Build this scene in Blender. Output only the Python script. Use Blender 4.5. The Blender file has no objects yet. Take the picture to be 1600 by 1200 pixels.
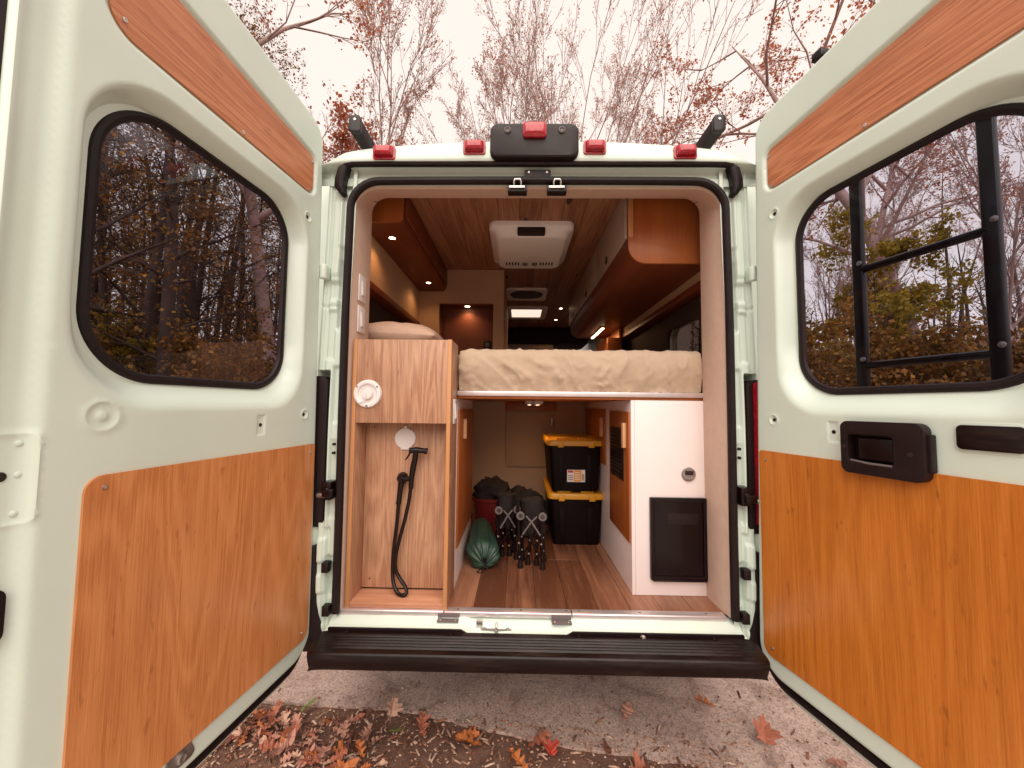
import bpy, bmesh, math, random
import numpy as np
from mathutils import Vector, Matrix, noise
from mathutils.geometry import tessellate_polygon, delaunay_2d_cdt
R = math.radians
PI = math.pi
random.seed(7)
scene = bpy.context.scene
COL = scene.collection

# ------------------------------------------------------------------ camera
FPX, YAW, PITCH, ROLL = 600.0, R(0.9), R(3.3), R(0.6)
CAM = Vector((-0.07, -1.54, 1.36))
cam = bpy.data.cameras.new('camera'); cam.sensor_width = 36.0; cam.sensor_fit = 'HORIZONTAL'
cam.lens = 36.0 * FPX / 1600.0; cam.clip_start = 0.03; cam.clip_end = 1500
camo = bpy.data.objects.new('camera', cam); COL.objects.link(camo)
_f = Vector((-math.sin(YAW) * math.cos(PITCH), math.cos(YAW) * math.cos(PITCH), math.sin(PITCH)))
_r = Vector((math.cos(YAW), math.sin(YAW), 0)); _u = _r.cross(_f)
_r2 = _r * math.cos(ROLL) + _u * math.sin(ROLL); _u2 = -_r * math.sin(ROLL) + _u * math.cos(ROLL)
M4 = Matrix((_r2, _u2, -_f)).transposed().to_4x4(); M4.translation = CAM
camo.matrix_world = M4
scene.camera = camo

# ------------------------------------------------------------------ world, sun, exposure
SUN_EL, SUN_AZ = R(50), R(182)       # soft light through cloud, from behind the photographer
world = bpy.data.worlds.new('World'); scene.world = world; world.use_nodes = True
wn = world.node_tree; wn.nodes.clear()
sky = wn.nodes.new('ShaderNodeTexSky'); sky.sky_type = 'NISHITA'; sky.sun_disc = False
sky.sun_elevation = SUN_EL; sky.sun_rotation = SUN_AZ
cloud = wn.nodes.new('ShaderNodeRGB'); cloud.outputs[0].default_value = (4.75, 4.05, 3.62, 1)
mixw = wn.nodes.new('ShaderNodeMix'); mixw.data_type = 'RGBA'; mixw.inputs[0].default_value = 0.93
bg = wn.nodes.new('ShaderNodeBackground'); bg.inputs[1].default_value = 0.1
wo = wn.nodes.new('ShaderNodeOutputWorld')
wn.links.new(sky.outputs[0], mixw.inputs[6]); wn.links.new(cloud.outputs[0], mixw.inputs[7])
wn.links.new(mixw.outputs[2], bg.inputs[0]); wn.links.new(bg.outputs[0], wo.inputs[0])
sun = bpy.data.lights.new('sun', 'SUN'); sun.energy = 1.5; sun.angle = R(70); sun.color = (1.0, 0.9, 0.8)
suno = bpy.data.objects.new('sun', sun); COL.objects.link(suno)
_sd = Vector((math.sin(SUN_AZ) * math.cos(SUN_EL), math.cos(SUN_AZ) * math.cos(SUN_EL), math.sin(SUN_EL)))
suno.rotation_euler = _sd.to_track_quat('Z', 'Y').to_euler(); suno.location = (0, -4, 8)
scene.view_settings.view_transform = 'Standard'; scene.view_settings.look = 'None'
scene.view_settings.gamma = 1.0; scene.view_settings.exposure = 1.3
try: scene.view_settings.use_curve_mapping = False
except Exception: pass
scene.cycles.max_bounces = 6; scene.cycles.transparent_max_bounces = 16

# ------------------------------------------------------------------ materials
def _new(name):
    m = bpy.data.materials.new(name); m.use_nodes = True
    nt = m.node_tree; b = nt.nodes['Principled BSDF']
    return m, nt, b
def N(nt, kind, **kw):
    n = nt.nodes.new(kind)
    for k, v in kw.items(): setattr(n, k, v)
    return n
def math_node(nt, op, a, b=None, clamp=False):
    n = N(nt, 'ShaderNodeMath', operation=op); n.use_clamp = clamp
    for i, x in enumerate((a, b)):
        if x is None: continue
        if isinstance(x, (int, float)): n.inputs[i].default_value = x
        else: nt.links.new(x, n.inputs[i])
    return n.outputs[0]
def noise_node(nt, vec, scale, detail=3, rough=0.5, dist=0.0):
    n = N(nt, 'ShaderNodeTexNoise'); n.inputs['Scale'].default_value = scale
    n.inputs['Detail'].default_value = detail; n.inputs['Roughness'].default_value = rough
    n.inputs['Distortion'].default_value = dist
    if vec is not None: nt.links.new(vec, n.inputs['Vector'])
    return n.outputs[0]
def ramp(nt, fac, stops):
    n = N(nt, 'ShaderNodeValToRGB'); e = n.color_ramp.elements
    while len(e) > 1: e.remove(e[-1])
    e[0].position = stops[0][0]; e[0].color = (*stops[0][1], 1)
    for p, c in stops[1:]:
        x = e.new(p); x.color = (*c, 1)
    nt.links.new(fac, n.inputs[0]); return n.outputs[0]
def bump(nt, b, h, strength, dist=0.002):
    n = N(nt, 'ShaderNodeBump'); n.inputs['Strength'].default_value = strength; n.inputs['Distance'].default_value = dist
    nt.links.new(h, n.inputs['Height']); nt.links.new(n.outputs[0], b.inputs['Normal'])
def ocoord(nt, scale=(1, 1, 1), rnd=True):
    tc = N(nt, 'ShaderNodeTexCoord'); v = tc.outputs['Object']
    if rnd:
        oi = N(nt, 'ShaderNodeObjectInfo')
        k = math_node(nt, 'MULTIPLY', oi.outputs['Random'], 37.0)
        c = N(nt, 'ShaderNodeCombineXYZ')
        for i in range(3): nt.links.new(k, c.inputs[i])
        a = N(nt, 'ShaderNodeVectorMath', operation='ADD'); nt.links.new(v, a.inputs[0]); nt.links.new(c.outputs[0], a.inputs[1]); v = a.outputs[0]
    mp = N(nt, 'ShaderNodeMapping'); mp.inputs['Scale'].default_value = scale
    nt.links.new(v, mp.inputs[0]); return mp.outputs[0]

def plain(name, col, rough=0.5, metal=0.0, var=0.06, vs=8.0, bmp=0.0, bs=200.0, spec=0.5, coat=0.0, emis=None):
    m, nt, b = _new(name)
    v = ocoord(nt)
    n = noise_node(nt, v, vs, 4, 0.6)
    lo = tuple(max(0, c * (1 - var)) for c in col); hi = tuple(min(1, c * (1 + var)) for c in col)
    nt.links.new(ramp(nt, n, [(0.3, lo), (0.7, hi)]), b.inputs['Base Color'])
    rr = N(nt, 'ShaderNodeMapRange'); rr.inputs['To Min'].default_value = max(0.02, rough - 0.06); rr.inputs['To Max'].default_value = min(1, rough + 0.06)
    nt.links.new(noise_node(nt, v, vs * 3, 3), rr.inputs['Value']); nt.links.new(rr.outputs[0], b.inputs['Roughness'])
    b.inputs['Metallic'].default_value = metal; b.inputs['Specular IOR Level'].default_value = spec
    b.inputs['Coat Weight'].default_value = coat; b.inputs['Coat Roughness'].default_value = 0.08
    if bmp: bump(nt, b, noise_node(nt, v, bs, 2), bmp, 0.001)
    if emis: b.inputs['Emission Color'].default_value = (*emis[0], 1); b.inputs['Emission Strength'].default_value = emis[1]
    return m

def wood(name, light, mid, dark, along='z', rough=0.35, rings=9.0, coat=0.0, contrast=1.0, knots=False, tone=0.12, fine=230.0, wide=3.2, flecks=False):
    m, nt, b = _new(name)
    def sc(a, c): return {'x': (a, c, c), 'y': (c, a, c), 'z': (c, c, a)}[along]
    big = noise_node(nt, ocoord(nt, sc(0.55, wide)), 1.0, 2, 0.5, 0.35)
    rg = math_node(nt, 'SINE', math_node(nt, 'MULTIPLY', big, rings * 6.283))
    rg = math_node(nt, 'MULTIPLY', math_node(nt, 'ADD', rg, 1.0), 0.5)
    rg = math_node(nt, 'POWER', rg, 1.6)
    fib = noise_node(nt, ocoord(nt, sc(4.0, fine * 1.3)), 1.0, 4, 0.6)
    pore = noise_node(nt, ocoord(nt, sc(22.0, fine * 2.8)), 1.0, 2, 0.5)
    a = math_node(nt, 'MULTIPLY', rg, 0.34 * contrast)
    f = math_node(nt, 'ADD', math_node(nt, 'MULTIPLY', math_node(nt, 'SUBTRACT', fib, 0.5), 1.7 * contrast), 0.38)
    f = math_node(nt, 'ADD', f, a)
    f = math_node(nt, 'ADD', f, math_node(nt, 'MULTIPLY', math_node(nt, 'SUBTRACT', pore, 0.5), 0.75 * contrast))
    oi = N(nt, 'ShaderNodeObjectInfo')
    f = math_node(nt, 'ADD', f, math_node(nt, 'MULTIPLY', math_node(nt, 'SUBTRACT', oi.outputs['Random'], 0.5), tone * 3))
    f = math_node(nt, 'ADD', f, math_node(nt, 'MULTIPLY', math_node(nt, 'SUBTRACT', noise_node(nt, ocoord(nt, sc(1.2, 4.0)), 1.0, 3), 0.5), 0.42))
    col = ramp(nt, f, [(0.0, dark), (0.5, mid), (1.0, light)])
    if knots:
        vv = N(nt, 'ShaderNodeTexVoronoi'); vv.inputs['Scale'].default_value = 1.0
        nt.links.new(ocoord(nt, sc(2.2, 7.0)), vv.inputs['Vector'])
        kf = math_node(nt, 'LESS_THAN', math_node(nt, 'ADD', vv.outputs['Distance'], math_node(nt, 'MULTIPLY', fib, 0.05)), 0.13)
        mx = N(nt, 'ShaderNodeMix', data_type='RGBA'); nt.links.new(kf, mx.inputs[0]); nt.links.new(col, mx.inputs[6]); mx.inputs[7].default_value = (*[c * 0.35 for c in dark], 1)
        col = mx.outputs[2]
    if flecks:
        fk = noise_node(nt, ocoord(nt, sc(16.0, 60.0)), 1.0, 2, 0.5)
        big2 = noise_node(nt, ocoord(nt, sc(2.0, 5.0)), 1.0, 3, 0.6)
        ff = math_node(nt, 'MULTIPLY', math_node(nt, 'MULTIPLY', math_node(nt, 'SUBTRACT', fk, 0.66, True), 7.0, True), 0.65)
        ff = math_node(nt, 'ADD', ff, math_node(nt, 'MULTIPLY', math_node(nt, 'SUBTRACT', big2, 0.52, True), 1.1), True)
        mx = N(nt, 'ShaderNodeMix', data_type='RGBA'); nt.links.new(ff, mx.inputs[0]); nt.links.new(col, mx.inputs[6]); mx.inputs[7].default_value = (*[c * 0.55 for c in dark], 1)
        col = mx.outputs[2]
    nt.links.new(col, b.inputs['Base Color'])
    rr = N(nt, 'ShaderNodeMapRange'); rr.inputs['To Min'].default_value = rough - 0.08; rr.inputs['To Max'].default_value = rough + 0.12
    nt.links.new(fib, rr.inputs['Value']); nt.links.new(rr.outputs[0], b.inputs['Roughness'])
    b.inputs['Coat Weight'].default_value = coat; b.inputs['Coat Roughness'].default_value = 0.22
    bump(nt, b, fib, 0.12, 0.0006)
    return m

def leafmat(name, cols, trans=0.35):
    m, nt, b = _new(name)
    g = N(nt, 'ShaderNodeNewGeometry')
    n = len(cols)
    c = ramp(nt, g.outputs['Random Per Island'], [(i / max(1, n - 1), cc) for i, cc in enumerate(cols)])
    nt.links.new(c, b.inputs['Base Color']); b.inputs['Roughness'].default_value = 0.6; b.inputs['Specular IOR Level'].default_value = 0.25
    t = N(nt, 'ShaderNodeBsdfTranslucent'); nt.links.new(c, t.inputs[0])
    mx = N(nt, 'ShaderNodeMixShader'); mx.inputs[0].default_value = trans
    nt.links.new(b.outputs[0], mx.inputs[1]); nt.links.new(t.outputs[0], mx.inputs[2])
    nt.links.new(mx.outputs[0], nt.nodes['Material Output'].inputs[0]); return m

def glass(name, tint, refl=0.6):
    m, nt, b = _new(name); nt.nodes.remove(b)
    t = N(nt, 'ShaderNodeBsdfTransparent'); t.inputs[0].default_value = (*tint, 1)
    g = N(nt, 'ShaderNodeBsdfGlossy'); g.inputs['Roughness'].default_value = 0.01; g.inputs['Color'].default_value = (0.9, 0.9, 0.9, 1)
    fr = N(nt, 'ShaderNodeFresnel'); fr.inputs[0].default_value = 1.45
    mx = N(nt, 'ShaderNodeMixShader')
    nt.links.new(math_node(nt, 'MULTIPLY', fr.outputs[0], refl), mx.inputs[0])
    nt.links.new(t.outputs[0], mx.inputs[1]); nt.links.new(g.outputs[0], mx.inputs[2])
    nt.links.new(mx.outputs[0], nt.nodes['Material Output'].inputs[0]); return m

def emit(name, col, s):
    m, nt, b = _new(name); nt.nodes.remove(b)
    e = N(nt, 'ShaderNodeEmission'); e.inputs[0].default_value = (*col, 1); e.inputs[1].default_value = s
    nt.links.new(e.outputs[0], nt.nodes['Material Output'].inputs[0]); return m

MT = {}
MT['paint'] = plain('mint_paint', (0.655, 0.755, 0.665), 0.32, var=0.035, vs=2.2, bmp=0.03, bs=500, coat=0.3)
MT['rubber'] = plain('black_rubber', (0.011, 0.0045, 0.005), 0.55, var=0.3, vs=20, bmp=0.1, bs=150, spec=0.3)
MT['plastic'] = plain('black_plastic', (0.012, 0.0045, 0.005), 0.5, var=0.2, vs=15, bmp=0.12, bs=900, spec=0.3)
MT['bumper'] = plain('bumper_plastic', (0.007, 0.0018, 0.0018), 0.38, var=0.25, vs=9, bmp=0.2, bs=600, spec=0.3)
_m = MT['bumper']; _nt = _m.node_tree; _b = _nt.nodes['Principled BSDF']; _src = _b.inputs['Base Color'].links[0].from_socket
_d = math_node(_nt, 'MULTIPLY', math_node(_nt, 'SUBTRACT', noise_node(_nt, ocoord(_nt, (5, 30, 30)), 1.0, 8, 0.75), 0.50, True), 2.6, True)
_g = math_node(_nt, 'MULTIPLY', math_node(_nt, 'SUBTRACT', noise_node(_nt, ocoord(_nt), 260, 2, 0.5), 0.70, True), 9.0, True)
_mx = N(_nt, 'ShaderNodeMix', data_type='RGBA'); _nt.links.new(math_node(_nt, 'MULTIPLY', math_node(_nt, 'ADD', _d, _g, True), 0.45), _mx.inputs[0]); _nt.links.new(_src, _mx.inputs[6]); _mx.inputs[7].default_value = (0.11, 0.07, 0.06, 1)
_nt.links.new(_mx.outputs[2], _b.inputs['Base Color'])
MT['gloss_black'] = plain('gloss_black', (0.007, 0.002, 0.0022), 0.3, var=0.2, spec=0.3)
MT['grey_plastic'] = plain('grey_plastic', (0.14, 0.11, 0.11), 0.5)
MT['white_plastic'] = plain('white_plastic', (0.78, 0.72, 0.70), 0.38, var=0.03, vs=5)
MT['steel'] = plain('steel', (0.62, 0.58, 0.55), 0.3, metal=1.0, var=0.1)
MT['zinc'] = plain('zinc_plate', (0.35, 0.32, 0.30), 0.42, metal=0.9, var=0.25, vs=30)
MT['alu'] = plain('aluminium_trim', (0.74, 0.66, 0.66), 0.4, metal=0.75, var=0.06, vs=12)
MT['red'] = plain('red_lens', (0.40, 0.006, 0.018), 0.22, var=0.35, vs=60, coat=0.35)
MT['fabric'] = plain('liner_fabric', (0.60, 0.43, 0.345), 0.85, var=0.05, vs=25, bmp=0.25, bs=700, spec=0.2)
MT['cream'] = plain('cream_panel', (0.46, 0.29, 0.185), 0.7, var=0.04, vs=6, bmp=0.1, bs=300)
MT['white_lam'] = plain('white_laminate', (0.80, 0.70, 0.68), 0.38, var=0.02, vs=4)
MT['grey_lam'] = plain('grey_laminate', (0.38, 0.29, 0.24), 0.5, var=0.03, vs=4)
MT['dark'] = plain('dark_trim', (0.018, 0.006, 0.004), 0.8, var=0.2)
MT['pocket'] = plain('dark_pocket_cloth', (0.035, 0.014, 0.010), 0.9, var=0.2)
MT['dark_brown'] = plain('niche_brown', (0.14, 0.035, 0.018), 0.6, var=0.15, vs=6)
MT['oak_left'] = wood('oak_veneer_door', (0.72, 0.32, 0.125), (0.60, 0.23, 0.075), (0.40, 0.125, 0.032), 'z', 0.36, rings=14, coat=0.2, contrast=0.68, wide=4.5, tone=0.0, flecks=True)
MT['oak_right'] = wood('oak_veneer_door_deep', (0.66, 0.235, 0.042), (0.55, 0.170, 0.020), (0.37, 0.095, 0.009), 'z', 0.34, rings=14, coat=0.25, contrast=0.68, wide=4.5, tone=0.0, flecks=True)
MT['oak_strip'] = wood('oak_strip', (0.66, 0.29, 0.14), (0.54, 0.20, 0.085), (0.32, 0.092, 0.034), 'x', 0.40, rings=16, coat=0.1, contrast=0.9, wide=9.0, tone=0.0, flecks=True)
MT['box_oak'] = wood('cabinet_oak_laminate', (0.60, 0.35, 0.215), (0.46, 0.24, 0.14), (0.27, 0.115, 0.06), 'z', 0.45, rings=18, contrast=1.0, wide=6.5, tone=0.05, flecks=True)
MT['box_edge'] = wood('cabinet_edge_band', (0.60, 0.30, 0.13), (0.52, 0.23, 0.085), (0.40, 0.15, 0.05), 'z', 0.45, rings=4, contrast=0.5, tone=0.05)
MT['box_floor'] = wood('cabinet_oak_floor', (0.66, 0.345, 0.205), (0.52, 0.24, 0.135), (0.34, 0.13, 0.065), 'x', 0.45, rings=8, contrast=0.85, wide=8, tone=0.05)
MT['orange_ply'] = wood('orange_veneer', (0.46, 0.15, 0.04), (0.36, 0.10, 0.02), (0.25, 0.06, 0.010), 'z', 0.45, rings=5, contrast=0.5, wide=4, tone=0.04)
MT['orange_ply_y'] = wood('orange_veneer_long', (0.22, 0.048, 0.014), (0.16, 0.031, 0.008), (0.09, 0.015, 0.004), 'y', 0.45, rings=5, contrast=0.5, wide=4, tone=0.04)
MT['handle_wood'] = wood('pale_handle_wood', (0.74, 0.42, 0.22), (0.64, 0.33, 0.16), (0.5, 0.23, 0.1), 'z', 0.5, rings=4, contrast=0.5)
MT['pine'] = wood('ceiling_pine', (0.38, 0.175, 0.095), (0.28, 0.115, 0.06), (0.14, 0.046, 0.022), 'y', 0.5, rings=9, contrast=0.9, knots=True, tone=0.12, wide=6, fine=130)
MT['floor'] = wood('floor_vinyl_plank', (0.36, 0.165, 0.092), (0.225, 0.09, 0.047), (0.105, 0.036, 0.017), 'y', 0.36, rings=5, contrast=0.62, tone=0.32, wide=6, fine=70)
MT['sheet'] = plain('tan_bed_sheet', (0.48, 0.36, 0.262), 0.9, var=0.06, vs=14, bmp=0.3, bs=420, spec=0.15)
MT['pillow'] = plain('pillow_linen', (0.60, 0.41, 0.31), 0.9, var=0.05, vs=20, bmp=0.3, bs=420, spec=0.15)
MT['tote'] = plain('tote_black', (0.005, 0.0012, 0.0012), 0.55, var=0.2, spec=0.15)
MT['lid'] = plain('tote_lid_yellow', (0.62, 0.28, 0.012), 0.4, var=0.06)
MT['green'] = plain('green_nylon', (0.022, 0.056, 0.036), 0.48, var=0.2, vs=30, bmp=0.3, bs=60)
MT['bucket'] = plain('dark_red_plastic', (0.16, 0.012, 0.012), 0.4, var=0.1)
MT['bagcloth'] = plain('dark_bag_cloth', (0.009, 0.003, 0.0025), 0.85, var=0.3, vs=20, bmp=0.4, bs=60)
MT['sticker'] = plain('sticker_paper', (0.75, 0.66, 0.62), 0.5, var=0.03)
MT['sticker_o'] = plain('sticker_orange', (0.70, 0.30, 0.03), 0.5)
MT['sticker_r'] = plain('sticker_red', (0.45, 0.06, 0.05), 0.5)
MT['hose'] = plain('black_hose', (0.010, 0.004, 0.004), 0.35, var=0.2, spec=0.3)
MT['lamp'] = emit('lamp_face', (1.0, 0.74, 0.45), 9.0)
MT['strip'] = emit('strip_face', (1.0, 0.62, 0.32), 7.0)
MT['hatch'] = plain('glowing_hatch', (0.8, 0.7, 0.62), 0.5, emis=((1.0, 0.80, 0.66), 0.42))  # emission stands in for daylight coming through the hatch panel
MT['tint'] = glass('tinted_glass', (0.80, 0.81, 0.87), 0.10)
MT['privacy'] = glass('privacy_glass', (0.30, 0.25, 0.23), 0.4)
MT['clear'] = glass('clear_glass', (0.9, 0.88, 0.86), 0.8)
MT['seatcloth'] = plain('seat_cloth', (0.16, 0.11, 0.09), 0.85, var=0.1, bmp=0.2, bs=300)
MT['tyre'] = plain('tyre_rubber', (0.02, 0.017, 0.016), 0.8, bmp=0.3, bs=80)
MT['bark_glare'] = plain('bark_glare_pink', (0.33, 0.22, 0.20), 0.9, var=0.3, vs=3, bmp=0.6, bs=25)  # pale pink tone stands in for sky glare over the branches
MT['bark_dark'] = plain('bark_dark_brown', (0.050, 0.028, 0.022), 0.9, var=0.35, vs=3, bmp=0.6, bs=25)

# ------------------------------------------------------------------ mesh helpers
ORG = {}
def rrect(x0, x1, y0, y1, r, n=8):
    """rounded rectangle, counter-clockwise; r one radius or four (x0y0, x1y0, x1y1, x0y1)"""
    if not isinstance(r, (tuple, list)): r = (r,) * 4
    out = []
    for (cx, cy, sx, sy, a0, rr) in ((x0, y0, 1, 1, PI, r[0]), (x1, y0, -1, 1, 1.5 * PI, r[1]), (x1, y1, -1, -1, 0, r[2]), (x0, y1, 1, -1, 0.5 * PI, r[3])):
        if rr <= 1e-6: out.append((cx, cy)); continue
        for i in range(n + 1):
            a = a0 + 0.5 * PI * i / n
            out.append((cx + sx * rr + rr * math.cos(a), cy + sy * rr + rr * math.sin(a)))
    return out
def roundpoly(pts, rad, n=6):
    out = []; k = len(pts)
    for i in range(k):
        p, a, b = Vector(pts[i]), Vector(pts[i - 1]), Vector(pts[(i + 1) % k])
        r = rad[i] if isinstance(rad, (list, tuple)) else rad
        d1 = (a - p).normalized(); d2 = (b - p).normalized()
        if r < 1e-6: out.append(tuple(p)); continue
        ang = d1.angle(d2); t = r / math.tan(ang / 2)
        c = p + (d1 + d2).normalized() * (r / math.sin(ang / 2))
        s = p + d1 * t - c; e = p + d2 * t - c
        a0 = math.atan2(s.y, s.x); da = math.atan2(e.y, e.x) - a0
        while da > PI: da -= 2 * PI
        while da < -PI: da += 2 * PI
        for j in range(n + 1):
            a_ = a0 + da * j / n; out.append((c.x + r * math.cos(a_), c.y + r * math.sin(a_)))
    return out
def offset_poly(poly, o):
    """dense smooth polygon (ccw) moved outward by o"""
    k = len(poly); out = []
    for i in range(k):
        a, p, b = Vector(poly[i - 1]), Vector(poly[i]), Vector(poly[(i + 1) % k])
        t = (b - a); t = t.normalized() if t.length > 1e-9 else Vector((1, 0))
        out.append((p.x + t.y * o, p.y - t.x * o))
    return out

class MB:
    def __init__(s): s.v = []; s.f = []
    def add(s, vs, fs):
        k = len(s.v); s.v += [tuple(x) for x in vs]; s.f += [tuple(i + k for i in f) for f in fs]; return s
    def box(s, lo, hi):
        x0, y0, z0 = lo; x1, y1, z1 = hi
        return s.add([(x0, y0, z0), (x1, y0, z0), (x1, y1, z0), (x0, y1, z0), (x0, y0, z1), (x1, y0, z1), (x1, y1, z1), (x0, y1, z1)],
                     [(3, 2, 1, 0), (4, 5, 6, 7), (0, 1, 5, 4), (1, 2, 6, 5), (2, 3, 7, 6), (3, 0, 4, 7)])
    def prism(s, poly, lo, hi, axis='y', holes=()):
        def m(a, b, c): return {'x': (c, a, b), 'y': (a, c, b), 'z': (a, b, c)}[axis]
        loops = [list(poly)] + [list(h) for h in holes]
        flat = [p for l in loops for p in l]; n = len(flat)
        tris = tessellate_polygon([[Vector((p[0], p[1], 0)) for p in l] for l in loops])
        vs = [m(p[0], p[1], lo) for p in flat] + [m(p[0], p[1], hi) for p in flat]
        fs = [tuple(t) for t in tris] + [tuple(i + n for i in reversed(t)) for t in tris]
        k = 0
        for l in loops:
            c = len(l)
            for i in range(c): a, b = k + i, k + (i + 1) % c; fs.append((a, b, b + n, a + n))
            k += c
        return s.add(vs, fs)
    def loft(s, rings, cap=True, closed=True):
        vs = [p for r in rings for p in r]; n = len(rings[0]); fs = []
        for i in range(len(rings) - 1):
            for j in range(n if closed else n - 1):
                a, b = i * n + j, i * n + (j + 1) % n; fs.append((a, b, b + n, a + n))
        if cap: fs.append(tuple(range(n - 1, -1, -1))); fs.append(tuple(range((len(rings) - 1) * n, len(rings) * n)))
        return s.add(vs, fs)
    def tube(s, pts, r, n=8, cyclic=False, flat=None, up=None):
        """r scalar or list; flat=(a,b) section half-sizes along side/up"""
        pts = [Vector(p) for p in pts]; k = len(pts); rings = []
        pu = Vector(up) if up else None
        for i, p in enumerate(pts):
            a = pts[i - 1] if (i or cyclic) else p
            b = pts[(i + 1) % k] if (i < k - 1 or cyclic) else p
            t = (b - a).normalized() if (b - a).length > 1e-9 else Vector((0, 0, 1))
            if up: w = Vector(up)
            else:
                if pu is None: pu = Vector((0, 0, 1)) if abs(t.z) < 0.9 else Vector((1, 0, 0))
                w = pu
            sd = t.cross(w); sd = sd.normalized() if sd.length > 1e-6 else Vector((1, 0, 0))
            w2 = sd.cross(t).normalized()
            if not up: pu = w2
            rr = r[i] if isinstance(r, (list, tuple)) else r
            ra, rb = flat if flat else (rr, rr)
            rings.append([p + sd * ra * math.cos(2 * PI * j / n) + w2 * rb * math.sin(2 * PI * j / n) for j in range(n)])
        if cyclic: rings.append(rings[0])
        return s.loft(rings, cap=not cyclic)
    def lathe(s, prof, origin=(0, 0, 0), axis='z', n=24):
        """prof list of (radius, height)"""
        o = Vector(origin); rings = []
        for r, h in prof:
            ring = []
            for j in range(n):
                c, q = r * math.cos(2 * PI * j / n), r * math.sin(2 * PI * j / n)
                ring.append(o + Vector({'z': (c, q, h), 'y': (c, h, q), 'x': (h, c, q)}[axis]))
            rings.append(ring)
        return s.loft(rings, cap=True)
    def build(s, name, mat, parent=None, bevel=0.0, seg=2, smooth=True, angle=35, org=None, recalc=True, mirror=False):
        me = bpy.data.meshes.new(name)
        if org is None: org = ORG.get(parent.name, (0, 0, 0)) if parent else (0, 0, 0)
        o = Vector(org)
        vs = [(Vector(p) - o) for p in s.v]
        if mirror: vs = [Vector((-p.x, p.y, p.z)) for p in vs]
        me.from_pydata([tuple(p) for p in vs], [], s.f)
        if bevel or recalc:
            bm = bmesh.new(); bm.from_mesh(me)
            if recalc: bmesh.ops.recalc_face_normals(bm, faces=bm.faces)
            if bevel:
                es = [e for e in bm.edges if len(e.link_faces) == 2 and e.calc_face_angle(0) > R(30)]
                bmesh.ops.bevel(bm, geom=es, offset=bevel, segments=seg, profile=0.5, affect='EDGES', clamp_overlap=True)
            bm.to_mesh(me); bm.free()
        if smooth:
            me.polygons.foreach_set('use_smooth', [True] * len(me.polygons)); me.set_sharp_from_angle(angle=R(angle))
        me.materials.append(MT[mat] if isinstance(mat, str) else mat)
        ob = bpy.data.objects.new(name, me); COL.objects.link(ob)
        if parent: ob.parent = parent; ORG[ob.name] = org
        else: ob.location = o; ORG[ob.name] = org
        return ob

def tag(o, label, cat, group=None, kind=None):
    if label: o['label'] = label
    if cat: o['category'] = cat
    if group: o['group'] = group
    if kind: o['kind'] = kind
    return o
def thing(name, label, cat, loc=(0, 0, 0), group=None, rz=0):
    e = bpy.data.objects.new(name, None); COL.objects.link(e); e.location = loc; e.rotation_euler = (0, 0, rz)
    e.empty_display_size = 0.1; ORG[e.name] = tuple(loc)
    return tag(e, label, cat, group)
def Bx(name, lo, hi, mat, parent=None, bevel=0.0015, **k): return MB().box(lo, hi).build(name, mat, parent, bevel, **k)
def Pr(name, poly, lo, hi, axis, mat, parent=None, bevel=0.0, holes=(), **k): return MB().prism(poly, lo, hi, axis, holes).build(name, mat, parent, bevel, **k)
def copy_tree(o, parent=None):
    c = o.copy(); COL.objects.link(c)
    if parent: c.parent = parent
    for ch in list(o.children): copy_tree(ch, c)
    return c
def sstep(x, a, b):
    t = np.clip((x - a) / (b - a), 0, 1); return t * t * (3 - 2 * t)
def sdf_poly(P, poly):
    """signed distance (negative inside) of points P (n,2) to a polygon"""
    A = np.array(poly, float); B = np.roll(A, -1, 0); d = B - A
    best = np.full(len(P), 1e9); ins = np.zeros(len(P), bool)
    L2 = (d ** 2).sum(1) + 1e-15
    for i in range(len(A)):
        w = P - A[i]; t = np.clip((w @ d[i]) / L2[i], 0, 1)
        q = w - t[:, None] * d[i]; best = np.minimum(best, (q ** 2).sum(1))
        c = (A[i, 1] > P[:, 1]) != (B[i, 1] > P[:, 1])
        with np.errstate(divide='ignore', invalid='ignore'):
            xx = d[i, 0] * (P[:, 1] - A[i, 1]) / (d[i, 1] if abs(d[i, 1]) > 1e-12 else 1e-12) + A[i, 0]
        ins ^= c & (P[:, 0] < xx)
    s = np.sqrt(best); return np.where(ins, -s, s)
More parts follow.
